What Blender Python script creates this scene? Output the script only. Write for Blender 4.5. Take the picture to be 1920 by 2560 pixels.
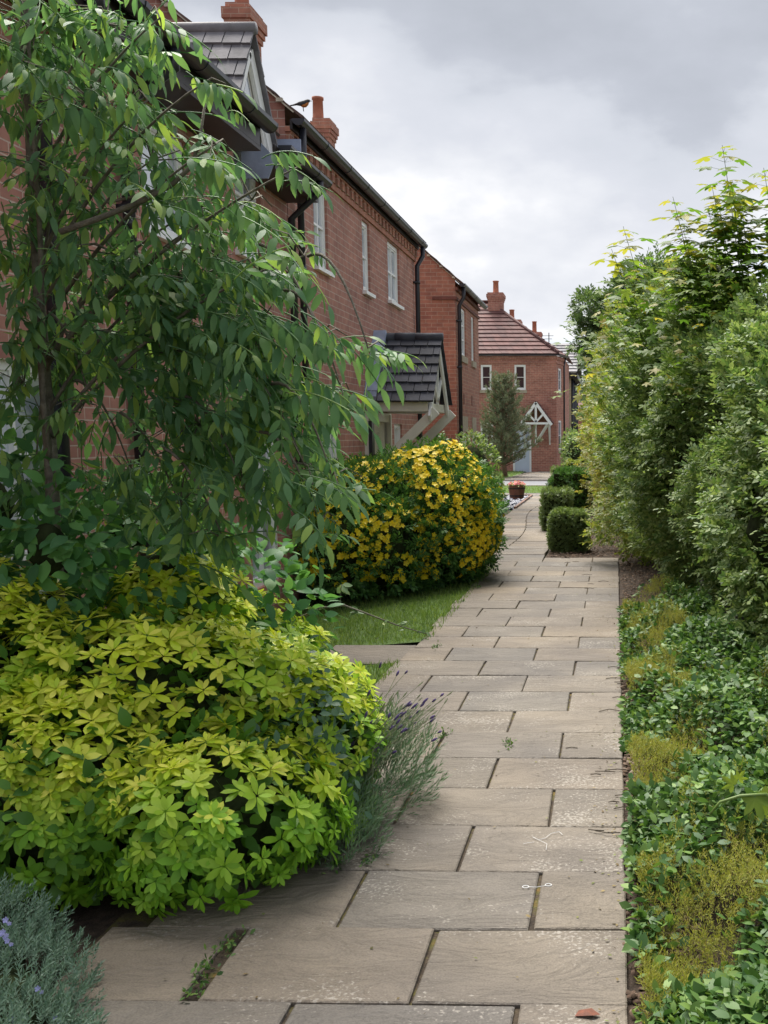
import bpy, math, random
import numpy as np
random.seed(7); rng = np.random.default_rng(11)
S = bpy.context.scene; COL = S.collection; D = bpy.data; R = math.radians
for o in list(D.objects): D.objects.remove(o)

# ------------------------------------------------------------------ camera, sky, sun, exposure
cam = D.cameras.new('camera'); cam_o = D.objects.new('camera', cam); COL.objects.link(cam_o)
cam.sensor_fit = 'VERTICAL'; cam.sensor_height = 24.0; cam.lens = 2750 / 2560 * 24.0
cam.shift_x = -0.203; cam.shift_y = 0.0547
cam.clip_start = 0.05; cam.clip_end = 2000
cam_o.location = (0, 0, 1.56); cam_o.rotation_euler = (R(90 - 6.884), 0, R(1.096))
S.camera = cam_o
SUN_EL, SUN_AZ = R(60), R(-28)       # azimuth measured from +Y (down the path) towards +X
world = D.worlds.new('World'); S.world = world; world.use_nodes = True
def sky():
    nt = world.node_tree; nt.nodes.clear(); N = nt.nodes.new; L = nt.links.new
    out = N('ShaderNodeOutputWorld'); bg = N('ShaderNodeBackground'); bg.inputs['Strength'].default_value = 0.107
    sk = N('ShaderNodeTexSky'); sk.sky_type = 'NISHITA'; sk.sun_disc = False
    sk.sun_elevation = SUN_EL; sk.sun_rotation = SUN_AZ; sk.dust_density = 3.0; sk.air_density = 1.0
    tc = N('ShaderNodeTexCoord'); mp = N('ShaderNodeMapping'); mp.inputs['Scale'].default_value = (1.0, 1.0, 2.1)
    mp.inputs['Location'].default_value = (3.1, 1.7, 0.35)
    n1 = N('ShaderNodeTexNoise'); n1.inputs['Scale'].default_value = 2.3; n1.inputs['Detail'].default_value = 7; n1.inputs['Roughness'].default_value = .5
    n2 = N('ShaderNodeTexNoise'); n2.inputs['Scale'].default_value = 4.6; n2.inputs['Detail'].default_value = 9; n2.inputs['Roughness'].default_value = .52
    m2 = N('ShaderNodeMapping'); m2.inputs['Location'].default_value = (7.4, 2.2, 5.0); m2.inputs['Scale'].default_value = (1, 1, 1.9)
    L(tc.outputs['Generated'], mp.inputs[0]); L(mp.outputs[0], n1.inputs[0])
    L(tc.outputs['Generated'], m2.inputs[0]); L(m2.outputs[0], n2.inputs[0])
    sp = N('ShaderNodeSeparateXYZ'); L(tc.outputs['Generated'], sp.inputs[0])
    mr = N('ShaderNodeMapRange'); mr.inputs[1].default_value = .04; mr.inputs[2].default_value = .42   # the overcast thickens overhead
    mr.inputs[3].default_value = -.115; mr.inputs[4].default_value = .105; L(sp.outputs[2], mr.inputs[0])
    a1 = N('ShaderNodeMath'); a1.operation = 'MULTIPLY'; a1.inputs[1].default_value = .74; L(n1.outputs[0], a1.inputs[0])
    a2 = N('ShaderNodeMath'); a2.operation = 'MULTIPLY_ADD'; a2.inputs[1].default_value = .26; L(n2.outputs[0], a2.inputs[0]); L(a1.outputs[0], a2.inputs[2])
    a3 = N('ShaderNodeMath'); L(a2.outputs[0], a3.inputs[0]); L(mr.outputs[0], a3.inputs[1])
    cc = N('ShaderNodeValToRGB'); e = cc.color_ramp.elements
    e[0].position = .43; e[0].color = (3.3, 3.3, 3.35, 1); e[1].position = .68; e[1].color = (1.5, 1.6, 1.8, 1)
    for p, c in ((.46, (2.75, 2.8, 2.95)), (.51, (2.3, 2.38, 2.6)), (.565, (2.1, 2.2, 2.42)), (.60, (1.75, 1.85, 2.08))):
        k = e.new(p); k.color = (*c, 1)
    L(a3.outputs[0], cc.inputs[0])
    cov = N('ShaderNodeValToRGB'); cov.color_ramp.elements[0].position = .395; cov.color_ramp.elements[1].position = .435; L(a3.outputs[0], cov.inputs[0])
    tint = N('ShaderNodeMix'); tint.data_type = 'RGBA'; tint.inputs[0].default_value = .82
    tint.inputs[7].default_value = (2.05, 2.3, 2.8, 1); L(sk.outputs[0], tint.inputs[6])
    mx = N('ShaderNodeMix'); mx.data_type = 'RGBA'
    L(cov.outputs[0], mx.inputs[0]); L(tint.outputs[2], mx.inputs[6]); L(cc.outputs[0], mx.inputs[7])
    L(mx.outputs[2], bg.inputs[0]); L(bg.outputs[0], out.inputs[0])
sky()
sun = D.lights.new('sun', 'SUN'); sun.energy = 2.8; sun.angle = R(46); sun.color = (1, .95, .87)
sun_o = D.objects.new('sun', sun); COL.objects.link(sun_o)
sun_o.rotation_euler = (R(90) - SUN_EL, 0, math.pi - SUN_AZ)
S.view_settings.view_transform = 'Standard'; S.view_settings.look = 'None'
S.view_settings.exposure = 1.62; S.view_settings.gamma = 1
S.cycles.use_denoising = True

# ------------------------------------------------------------------ materials
def nodes(name):
    m = D.materials.new(name); m.use_nodes = True
    nt = m.node_tree; return m, nt, nt.nodes.new, nt.links.new, nt.nodes['Principled BSDF']
def ramp(N, stops):
    r = N('ShaderNodeValToRGB'); e = r.color_ramp.elements
    e[0].position = stops[0][0]; e[0].color = (*stops[0][1], 1); e[1].position = stops[-1][0]; e[1].color = (*stops[-1][1], 1)
    for p, c in stops[1:-1]:
        k = e.new(p); k.color = (*c, 1)
    return r
def plain(name, col, rough=.6, noise=.12, scale=8, metal=0, bump=.0, spec=.5):
    m, nt, N, L, b = nodes(name)
    tc = N('ShaderNodeTexCoord'); n = N('ShaderNodeTexNoise'); n.inputs['Scale'].default_value = scale; n.inputs['Detail'].default_value = 5
    L(tc.outputs['Object'], n.inputs[0])
    r = ramp(N, [(.3, tuple(c * (1 - noise) for c in col)), (.7, tuple(min(1, c * (1 + noise)) for c in col))])
    L(n.outputs[0], r.inputs[0]); L(r.outputs[0], b.inputs['Base Color'])
    b.inputs['Roughness'].default_value = rough; b.inputs['Metallic'].default_value = metal
    b.inputs['Specular IOR Level'].default_value = spec
    if bump:
        bp = N('ShaderNodeBump'); bp.inputs['Strength'].default_value = bump; bp.inputs['Distance'].default_value = .01
        n2 = N('ShaderNodeTexNoise'); n2.inputs['Scale'].default_value = scale * 4; L(tc.outputs['Object'], n2.inputs[0])
        L(n2.outputs[0], bp.inputs['Height']); L(bp.outputs[0], b.inputs['Normal'])
    return m
def brick(name, c1, c2, mortar, msize=.010):
    m, nt, N, L, b = nodes(name)
    tc = N('ShaderNodeTexCoord'); sp = N('ShaderNodeSeparateXYZ'); L(tc.outputs['Object'], sp.inputs[0])
    ad = N('ShaderNodeMath'); L(sp.outputs[0], ad.inputs[0]); L(sp.outputs[1], ad.inputs[1])
    cb = N('ShaderNodeCombineXYZ'); L(ad.outputs[0], cb.inputs[0]); L(sp.outputs[2], cb.inputs[1])
    bt = N('ShaderNodeTexBrick'); bt.inputs['Scale'].default_value = 1; bt.inputs['Brick Width'].default_value = .225
    bt.inputs['Row Height'].default_value = .075; bt.inputs['Mortar Size'].default_value = msize / 2; bt.inputs['Mortar Smooth'].default_value = .2
    bt.inputs['Color1'].default_value = (*c1, 1); bt.inputs['Color2'].default_value = (*c2, 1); bt.inputs['Mortar'].default_value = (*mortar, 1)
    bt.inputs['Bias'].default_value = -.1
    L(cb.outputs[0], bt.inputs[0])
    n = N('ShaderNodeTexNoise'); n.inputs['Scale'].default_value = 1.3; n.inputs['Detail'].default_value = 8; n.inputs['Roughness'].default_value = .65; L(tc.outputs['Object'], n.inputs[0])
    n3 = N('ShaderNodeTexNoise'); n3.inputs['Scale'].default_value = 9; n3.inputs['Detail'].default_value = 4; L(tc.outputs['Object'], n3.inputs[0])
    mx = N('ShaderNodeMix'); mx.data_type = 'RGBA'; mx.blend_type = 'MULTIPLY'; mx.inputs[0].default_value = 1
    r = ramp(N, [(.28, (.70, .69, .70)), (.5, (1, 1, 1)), (.72, (1.22, 1.20, 1.18))]); L(n.outputs[0], r.inputs[0])
    L(bt.outputs[0], mx.inputs[6]); L(r.outputs[0], mx.inputs[7])
    mx2 = N('ShaderNodeMix'); mx2.data_type = 'RGBA'; mx2.blend_type = 'MULTIPLY'; mx2.inputs[0].default_value = 1
    r2 = ramp(N, [(.3, (.85, .83, .84)), (.7, (1.12, 1.1, 1.1))]); L(n3.outputs[0], r2.inputs[0])
    L(mx.outputs[2], mx2.inputs[6]); L(r2.outputs[0], mx2.inputs[7])
    L(mx2.outputs[2], b.inputs['Base Color']); b.inputs['Roughness'].default_value = .85
    bp = N('ShaderNodeBump'); bp.invert = True; bp.inputs['Strength'].default_value = .6; bp.inputs['Distance'].default_value = .008
    L(bt.outputs[1], bp.inputs['Height']); L(bp.outputs[0], b.inputs['Normal'])
    return m
def island(name, cols, rough=.6, bump=0, bscale=20, spec=.4, noise=None):
    """each separate piece of the mesh gets its own colour from the list"""
    m, nt, N, L, b = nodes(name)
    g = N('ShaderNodeNewGeometry'); r = ramp(N, [(i / (len(cols) - 1), c) for i, c in enumerate(cols)])
    L(g.outputs['Random Per Island'], r.inputs[0]); src = r.outputs[0]
    tc = N('ShaderNodeTexCoord')
    if noise:
        n = N('ShaderNodeTexNoise'); n.inputs['Scale'].default_value = noise; n.inputs['Detail'].default_value = 6; L(tc.outputs['Object'], n.inputs[0])
        r2 = ramp(N, [(.3, (.72, .72, .72)), (.7, (1.25, 1.25, 1.25))]); L(n.outputs[0], r2.inputs[0])
        mx = N('ShaderNodeMix'); mx.data_type = 'RGBA'; mx.blend_type = 'MULTIPLY'; mx.inputs[0].default_value = 1
        L(src, mx.inputs[6]); L(r2.outputs[0], mx.inputs[7]); src = mx.outputs[2]
    L(src, b.inputs['Base Color']); b.inputs['Roughness'].default_value = rough; b.inputs['Specular IOR Level'].default_value = spec
    if bump:
        n2 = N('ShaderNodeTexNoise'); n2.inputs['Scale'].default_value = bscale; n2.inputs['Detail'].default_value = 6; L(tc.outputs['Object'], n2.inputs[0])
        bp = N('ShaderNodeBump'); bp.inputs['Strength'].default_value = bump; bp.inputs['Distance'].default_value = .01
        L(n2.outputs[0], bp.inputs['Height']); L(bp.outputs[0], b.inputs['Normal'])
    return m
def leafmat(name, cols, trans=.3, rough=.42, young=None, spec=.5, tcol=1.5, gain=1.0):
    cols = [tuple(min(.9, c * gain) for c in q) for q in cols]; rough = max(rough, .48); spec *= .7
    """leaf: own colour per leaf; young = colours of new growth picked by the 'young' attribute"""
    m, nt, N, L, b = nodes(name)
    g = N('ShaderNodeNewGeometry'); r = ramp(N, [(i / (len(cols) - 1), c) for i, c in enumerate(cols)])
    L(g.outputs['Random Per Island'], r.inputs[0]); src = r.outputs[0]
    if young:
        r2 = ramp(N, [(i / (len(young) - 1), c) for i, c in enumerate(young)]); L(g.outputs['Random Per Island'], r2.inputs[0])
        at = N('ShaderNodeAttribute'); at.attribute_name = 'young'
        mx = N('ShaderNodeMix'); mx.data_type = 'RGBA'; L(at.outputs['Fac'], mx.inputs[0]); L(src, mx.inputs[6]); L(r2.outputs[0], mx.inputs[7]); src = mx.outputs[2]
    L(src, b.inputs['Base Color']); b.inputs['Roughness'].default_value = rough; b.inputs['Specular IOR Level'].default_value = spec
    tr = N('ShaderNodeBsdfTranslucent'); mt = N('ShaderNodeMix'); mt.data_type = 'RGBA'; mt.blend_type = 'MULTIPLY'; mt.inputs[0].default_value = 1
    mt.inputs[7].default_value = (tcol * 1.05, tcol * 1.05, tcol * .62, 1); L(src, mt.inputs[6]); L(mt.outputs[2], tr.inputs[0])
    ms = N('ShaderNodeMixShader'); ms.inputs[0].default_value = trans
    L(b.outputs[0], ms.inputs[1]); L(tr.outputs[0], ms.inputs[2]); L(ms.outputs[0], nt.nodes['Material Output'].inputs[0])
    return m
M = {}
M['brick'] = brick('red_brick', (.43, .205, .155), (.34, .155, .12), (.53, .40, .33))
M['brick_far'] = brick('red_brick_far', (.45, .195, .14), (.32, .13, .095), (.54, .39, .31))
M['brick_orange'] = brick('orange_brick', (.43, .19, .125), (.33, .14, .10), (.48, .34, .26))
M['brick_dark'] = plain('dark_brick_trim', (.17, .065, .05), .85, .25, 14, bump=.3)
M['stone'] = brick('buff_stone', (.42, .34, .22), (.34, .28, .19), (.30, .26, .2), .012)
M['white'] = plain('white_paint', (.86, .86, .85), .35, .04, 5)
M['cream'] = plain('cream_paint', (.74, .71, .63), .45, .07, 5)
M['black'] = plain('black_plastic', (.022, .023, .032), .34, .25, 6)
M['soffit'] = plain('dark_brown_board', (.022, .016, .015), .5, .3, 6)
M['lead'] = plain('lead_sheet', (.27, .32, .44), .55, .22, 7, bump=.25)
M['slate'] = island('slate_tiles', [(.022, .024, .034), (.045, .048, .064), (.075, .078, .098), (.03, .032, .044), (.055, .058, .072)], .8, .4, 30, noise=6)
M['slate_light'] = island('grey_tiles', [(.17, .165, .18), (.22, .21, .225), (.14, .14, .155)], .7, .3, 25, noise=7)
M['tile_red'] = island('plum_red_tiles', [(.115, .05, .048), (.145, .062, .056), (.10, .047, .046), (.155, .07, .062)], .75, .3, 25, noise=3)
M['tile_brown'] = island('brown_tiles', [(.10, .06, .05), (.14, .085, .07), (.08, .055, .05)], .8, .3, 25, noise=6)
M['lime'] = plain('lime_mortar', (.5, .45, .36), .9, .2, 20)
M['sand_stone'] = plain('sandstone', (.42, .36, .27), .85, .15, 9, bump=.2)
M['terracotta'] = plain('terracotta', (.35, .125, .075), .8, .15, 8)
M['door_blue'] = plain('pale_blue_door_paint', (.55, .62, .74), .4, .05, 3)
M['wood'] = plain('wood_brown', (.17, .075, .04), .6, .35, 8)
M['bark'] = plain('bark', (.15, .135, .105), .9, .4, 30, bump=.6)
M['bark_red'] = plain('pine_bark', (.16, .095, .06), .9, .4, 30, bump=.6)
M['stem_green'] = plain('green_stem', (.13, .20, .04), .5, .2, 20)
M['twig'] = plain('dark_twig', (.055, .042, .028), .9, .3, 40)
M['core'] = plain('inner_shade_fill', (.032, .042, .018), 1.0, .5, 20, spec=.1)  # dark fill colour, stands in for the shaded inside of plants
M['bird'] = plain('bird_feather', (.035, .035, .04), .7, .3, 60)
M['bird_belly'] = plain('bird_orange_breast', (.42, .14, .03), .8, .2, 60)
M['chalk'] = plain('white_chalk', (.8, .8, .8), .9, .1, 60)
M['deadleaf'] = plain('dead_leaf', (.16, .05, .025), .7, .3, 60)
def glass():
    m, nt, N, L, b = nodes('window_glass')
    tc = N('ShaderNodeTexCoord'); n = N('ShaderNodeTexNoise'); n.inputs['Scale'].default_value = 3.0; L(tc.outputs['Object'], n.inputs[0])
    r = ramp(N, [(.4, (.26, .30, .36)), (.6, (.60, .64, .70))]); L(n.outputs[0], r.inputs[0]); L(r.outputs[0], b.inputs['Base Color'])  # pale mottled base imitates reflected sky, and net curtains behind the glass
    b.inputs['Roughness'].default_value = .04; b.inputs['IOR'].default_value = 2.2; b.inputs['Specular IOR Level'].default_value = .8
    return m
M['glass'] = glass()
def glass_dark():
    m, nt, N, L, b = nodes('dark_window_glass')
    b.inputs['Base Color'].default_value = (.02, .02, .03, 1); b.inputs['Roughness'].default_value = .06
    return m
M['glass_dark'] = glass_dark()
def paving():
    m, nt, N, L, b = nodes('riven_paving')
    g = N('ShaderNodeNewGeometry'); tc = N('ShaderNodeTexCoord')
    r = ramp(N, [(0, (.172, .150, .124)), (.35, (.215, .180, .141)), (.7, (.160, .146, .130)), (1, (.232, .192, .148))]); L(g.outputs['Random Per Island'], r.inputs[0])
    # offset texture per slab so riven lines do not run across joints
    mul = N('ShaderNodeVectorMath'); mul.operation = 'SCALE'; cb = N('ShaderNodeCombineXYZ')
    for i in range(3): L(g.outputs['Random Per Island'], cb.inputs[i])
    L(cb.outputs[0], mul.inputs[0]); mul.inputs['Scale'].default_value = 37
    ad = N('ShaderNodeVectorMath'); L(tc.outputs['Object'], ad.inputs[0]); L(mul.outputs[0], ad.inputs[1])
    mp = N('ShaderNodeMapping'); mp.inputs['Rotation'].default_value = (0, 0, R(24)); mp.inputs['Scale'].default_value = (1.15, 2.3, 1); L(ad.outputs[0], mp.inputs[0])
    nr = N('ShaderNodeTexNoise'); nr.inputs['Scale'].default_value = 2.6; nr.inputs['Detail'].default_value = 8; nr.inputs['Roughness'].default_value = .58; nr.inputs['Distortion'].default_value = .9; L(mp.outputs[0], nr.inputs[0])
    # ledges: sharp steps of the noise
    st = N('ShaderNodeMath'); st.operation = 'MULTIPLY'; st.inputs[1].default_value = 11; L(nr.outputs[0], st.inputs[0])
    pp = N('ShaderNodeMath'); pp.operation = 'PINGPONG'; pp.inputs[1].default_value = 1; L(st.outputs[0], pp.inputs[0])
    nb = N('ShaderNodeTexNoise'); nb.inputs['Scale'].default_value = 1.1; nb.inputs['Detail'].default_value = 6; L(tc.outputs['Object'], nb.inputs[0])
    rb = ramp(N, [(.3, (.70, .70, .74)), (.7, (1.20, 1.17, 1.10))]); L(nb.outputs[0], rb.inputs[0])
    mx = N('ShaderNodeMix'); mx.data_type = 'RGBA'; mx.blend_type = 'MULTIPLY'; mx.inputs[0].default_value = 1; L(r.outputs[0], mx.inputs[6]); L(rb.outputs[0], mx.inputs[7])
    rr = ramp(N, [(0, (.82, .82, .82)), (.13, (.98, .98, .98)), (.3, (1, 1, 1)), (1, (1.05, 1.05, 1.05))]); L(pp.outputs[0], rr.inputs[0])
    mx2 = N('ShaderNodeMix'); mx2.data_type = 'RGBA'; mx2.blend_type = 'MULTIPLY'; mx2.inputs[0].default_value = 1; L(mx.outputs[2], mx2.inputs[6]); L(rr.outputs[0], mx2.inputs[7])
    # pale lichen flecks, gathered in patches
    vo = N('ShaderNodeTexNoise'); vo.inputs['Scale'].default_value = 75; vo.inputs['Detail'].default_value = 3; L(tc.outputs['Object'], vo.inputs[0])
    np_ = N('ShaderNodeTexNoise'); np_.inputs['Scale'].default_value = 2.6; np_.inputs['Detail'].default_value = 4; L(ad.outputs[0], np_.inputs[0])
    cm = N('ShaderNodeMath'); cm.operation = 'MULTIPLY'; L(vo.outputs[0], cm.inputs[0]); L(np_.outputs[0], cm.inputs[1])
    rf = ramp(N, [(.335, (0, 0, 0)), (.40, (.75, .75, .75))]); L(cm.outputs[0], rf.inputs[0])
    mx3 = N('ShaderNodeMix'); mx3.data_type = 'RGBA'; L(rf.outputs[0], mx3.inputs[0]); L(mx2.outputs[2], mx3.inputs[6]); mx3.inputs[7].default_value = (.36, .33, .29, 1)
    # small dark grit
    ng = N('ShaderNodeTexNoise'); ng.inputs['Scale'].default_value = 160; L(tc.outputs['Object'], ng.inputs[0])
    rg = ramp(N, [(.35, (.82, .82, .82)), (.6, (1.06, 1.06, 1.06))]); L(ng.outputs[0], rg.inputs[0])
    mx4 = N('ShaderNodeMix'); mx4.data_type = 'RGBA'; mx4.blend_type = 'MULTIPLY'; mx4.inputs[0].default_value = 1; L(mx3.outputs[2], mx4.inputs[6]); L(rg.outputs[0], mx4.inputs[7])
    L(mx4.outputs[2], b.inputs['Base Color']); b.inputs['Roughness'].default_value = .75
    bp = N('ShaderNodeBump'); bp.inputs['Strength'].default_value = .6; bp.inputs['Distance'].default_value = .012; L(pp.outputs[0], bp.inputs['Height'])
    bp2 = N('ShaderNodeBump'); bp2.inputs['Strength'].default_value = .25; bp2.inputs['Distance'].default_value = .004; L(ng.outputs[0], bp2.inputs['Height']); L(bp.outputs[0], bp2.inputs['Normal'])
    L(bp2.outputs[0], b.inputs['Normal'])
    return m
M['paving'] = paving()
def mossy():
    m, nt, N, L, b = nodes('mossy_joint')
    tc = N('ShaderNodeTexCoord'); n = N('ShaderNodeTexNoise'); n.inputs['Scale'].default_value = 14; n.inputs['Detail'].default_value = 6; L(tc.outputs['Object'], n.inputs[0])
    r = ramp(N, [(.3, (.03, .022, .016)), (.5, (.075, .055, .035)), (.6, (.10, .09, .025)), (.72, (.19, .11, .03))]); L(n.outputs[0], r.inputs[0]); L(r.outputs[0], b.inputs['Base Color'])
    b.inputs['Roughness'].default_value = 1
    n2 = N('ShaderNodeTexNoise'); n2.inputs['Scale'].default_value = 90; L(tc.outputs['Object'], n2.inputs[0])
    bp = N('ShaderNodeBump'); bp.inputs['Strength'].default_value = 1; bp.inputs['Distance'].default_value = .01; L(n2.outputs[0], bp.inputs['Height']); L(bp.outputs[0], b.inputs['Normal'])
    return m
M['moss'] = mossy()
M['soil'] = plain('soil', (.060, .042, .030), 1, .5, 25, bump=1)
M['mulch'] = island('bark_chips', [(.07, .045, .03), (.14, .09, .06), (.20, .14, .10), (.10, .06, .04), (.24, .19, .15)], .9, noise=12)
M['turf'] = plain('turf', (.075, .13, .03), 1, .3, 12)
M['asphalt'] = plain('asphalt', (.17, .175, .19), .85, .12, 20)
M['kerb'] = plain('kerb_concrete', (.40, .37, .33), .85, .1, 9)
M['slatechip'] = island('blue_slate_chips', [(.10, .11, .16), (.20, .22, .28), (.34, .35, .40), (.07, .08, .12)], .5)
M['ground'] = plain('ground', (.065, .06, .03), 1, .35, 1.5, bump=.4)
# foliage colours
M['ash_leaf'] = leafmat('ash_leaf', [(.034, .078, .038), (.05, .105, .046), (.075, .135, .05), (.038, .088, .045), (.14, .20, .045)], .42, .5, gain=2.2)
M['lilac_leaf'] = leafmat('dark_leaf', [(.022, .062, .026), (.03, .08, .03), (.04, .10, .03), (.06, .13, .035)], .32, .5, gain=2.6)
M['choisya_leaf'] = leafmat('golden_leaf', [(.14, .33, .022), (.22, .46, .03), (.31, .55, .04)], .26, .36,
                            young=[(.52, .66, .035), (.64, .72, .05), (.76, .74, .12), (.44, .62, .035)], tcol=1.2)
M['rosemary_leaf'] = leafmat('rosemary_leaf', [(.07, .13, .085), (.11, .18, .13), (.16, .23, .18)], .15, .55, gain=1.35)
M['lavender_leaf'] = leafmat('lavender_leaf', [(.06, .12, .06), (.10, .17, .09), (.14, .20, .12)], .15, .6, gain=1.3)
M['hyp_leaf'] = leafmat('hypericum_leaf', [(.025, .07, .02), (.045, .11, .025), (.08, .16, .035)], .25, .4, gain=1.7)
M['privet_leaf'] = leafmat('hedge_leaf', [(.06, .12, .036), (.10, .165, .05), (.17, .23, .075), (.25, .32, .13)], .3, .5, gain=1.28)
M['privet_leaf_light'] = leafmat('hedge_leaf_light', [(.10, .17, .035), (.16, .22, .045), (.24, .28, .06), (.28, .27, .08)], .35, .5, gain=1.15)
M['hedge_ochre'] = leafmat('hedge_leaf_ochre', [(.12, .15, .03), (.19, .19, .04), (.24, .20, .06), (.14, .20, .04)], .35, .5, gain=1.4)
M['box_leaf'] = leafmat('box_leaf', [(.055, .09, .035), (.09, .13, .045), (.14, .18, .065)], .25, .5, gain=1.8)
M['maple_leaf'] = leafmat('sycamore_leaf', [(.08, .17, .025), (.12, .22, .03), (.19, .27, .04)], .5, .4, young=[(.30, .30, .045), (.36, .30, .06)])
M['far_leaf'] = leafmat('far_tree_leaf', [(.045, .08, .035), (.06, .10, .042), (.09, .13, .05)], .3, .5, gain=1.6)
M['pine_needle'] = leafmat('pine_needle', [(.12, .17, .10), (.17, .21, .12), (.25, .24, .14)], .1, .6)
M['cover_leaf'] = leafmat('ground_cover_leaf', [(.03, .075, .022), (.045, .10, .026), (.07, .135, .032), (.13, .21, .045)], .22, .5, spec=.5, gain=1.35)
M['ochre_sprig'] = leafmat('ochre_sprig', [(.20, .22, .035), (.28, .28, .05), (.15, .19, .03), (.27, .22, .055)], .3, .6, gain=1.15)
M['grass_blade'] = leafmat('grass_blade', [(.07, .12, .03), (.10, .16, .04), (.16, .21, .06)], .35, .5, gain=1.6)
M['yellow_petal'] = leafmat('yellow_petal', [(.86, .66, .02), (.90, .74, .04), (.84, .60, .015)], .25, .5, tcol=1.0)
M['yellow_center'] = plain('stamens', (.70, .40, .02), .8, .1, 60)
M['blue_petal'] = leafmat('blue_petal', [(.33, .34, .72), (.42, .44, .80)], .3, .5, tcol=1)
M['purple'] = plain('lavender_flower', (.085, .055, .17), .8, .3, 80)
M['pink_petal'] = leafmat('pink_petal', [(.70, .10, .22), (.85, .35, .45), (.80, .20, .30), (.85, .60, .15)], .2, .6, tcol=1)

# ------------------------------------------------------------------ mesh helpers
def V(*a): return np.array(a, float)
def nrm(v): v = np.asarray(v, float); return v / (np.linalg.norm(v, axis=-1, keepdims=True) + 1e-9)
class MB:
    def __init__(s): s.v = []; s.f = []
    def add(s, vs, fs):
        b = len(s.v); s.v += [tuple(map(float, p)) for p in vs]; s.f += [tuple(b + i for i in f) for f in fs]
    def ob(s, fr, a0, a1, b0, b1, c0, c1):
        o, u, n, z = fr
        P = [o + u * a + n * b + z * c for a in (a0, a1) for b in (b0, b1) for c in (c0, c1)]
        s.add(P, [(0, 1, 3, 2), (4, 6, 7, 5), (0, 4, 5, 1), (2, 3, 7, 6), (0, 2, 6, 4), (1, 5, 7, 3)])
    def box(s, x0, x1, y0, y1, z0, z1): s.ob(WF, x0, x1, y0, y1, z0, z1)
    def beam(s, p, q, w, h, side=None):
        p = np.array(p, float); q = np.array(q, float); d = q - p; l = np.linalg.norm(d); d /= l
        sd = np.array(side, float) if side is not None else np.cross(d, V(0, 0, 1)); sd = sd - d * (sd @ d); sd /= np.linalg.norm(sd)
        up = np.cross(sd, d); s.ob((p, d, sd, up), 0, l, -w / 2, w / 2, -h / 2, h / 2)
    def tube(s, pts, rad, n=8, cap=True):
        pts = [np.array(p, float) for p in pts]; rad = [rad] * len(pts) if not hasattr(rad, '__len__') else rad
        b = len(s.v); up = V(0, 0, 1)
        for i, p in enumerate(pts):
            d = pts[min(i + 1, len(pts) - 1)] - pts[max(i - 1, 0)]; d /= np.linalg.norm(d) + 1e-9
            if i == 0: x = np.cross(d, V(.13, .97, .2)) if abs(d[2]) > .8 else np.cross(d, up)
            x = x - d * (x @ d); x /= np.linalg.norm(x) + 1e-9; y = np.cross(d, x)
            for k in range(n):
                a = 2 * math.pi * k / n; s.v.append(tuple(p + (x * math.cos(a) + y * math.sin(a)) * rad[i]))
        for i in range(len(pts) - 1):
            for k in range(n):
                s.f.append((b + i * n + k, b + i * n + (k + 1) % n, b + (i + 1) * n + (k + 1) % n, b + (i + 1) * n + k))
        if cap:
            s.f.append(tuple(b + k for k in range(n))[::-1]); e = b + (len(pts) - 1) * n; s.f.append(tuple(e + k for k in range(n)))
    def prism(s, poly, ext):
        ext = np.array(ext, float); n = len(poly); P = [np.array(p, float) for p in poly]
        s.add(P + [p + ext for p in P], [tuple(range(n))[::-1], tuple(range(n, 2 * n))] + [(i, (i + 1) % n, n + (i + 1) % n, n + i) for i in range(n)])
    def lathe(s, c, prof, n=20):
        b = len(s.v)
        for r, z in prof:
            for k in range(n):
                a = 2 * math.pi * k / n; s.v.append((c[0] + r * math.cos(a), c[1] + r * math.sin(a), c[2] + z))
        for i in range(len(prof) - 1):
            for k in range(n): s.f.append((b + i * n + k, b + i * n + (k + 1) % n, b + (i + 1) * n + (k + 1) % n, b + (i + 1) * n + k))
        s.f.append(tuple(b + k for k in range(n))[::-1]); e = b + (len(prof) - 1) * n; s.f.append(tuple(e + k for k in range(n)))
    def build(s, name, mat, parent=None, smooth=False):
        me = D.meshes.new(name); off = V(0, 0, 0)
        if parent is not None: off = wloc(parent)
        me.from_pydata([(x - off[0], y - off[1], z - off[2]) for x, y, z in s.v], [], s.f)
        me.materials.append(M[mat] if isinstance(mat, str) else mat)
        if smooth: me.polygons.foreach_set('use_smooth', [True] * len(me.polygons))
        me.update(); o = D.objects.new(name, me); COL.objects.link(o)
        if parent is not None: o.parent = parent
        return o
WF = (V(0, 0, 0), V(1, 0, 0), V(0, 1, 0), V(0, 0, 1))
def wloc(o):
    p = V(0, 0, 0)
    while o is not None: p = p + np.array(o.location); o = o.parent
    return p
def tag(o, label=None, cat=None, group=None, kind=None):
    if label: o['label'] = label
    if cat: o['category'] = cat
    if group: o['group'] = group
    if kind: o['kind'] = kind
    return o
def thing(name, loc, label, cat, group=None):
    o = D.objects.new(name, None); COL.objects.link(o); o.location = loc; o.empty_display_size = .2
    return tag(o, label, cat, group)
def frame(o, u, n): return (np.array(o, float), np.array(u, float), np.array(n, float), V(0, 0, 1))
FX = lambda x, y=0: frame((x, y, 0), (0, 1, 0), (1, 0, 0))      # facade facing +X, u runs along Y
FY = lambda y, x=0: frame((x, y, 0), (1, 0, 0), (0, -1, 0))     # facade facing the camera, u runs along X

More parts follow.
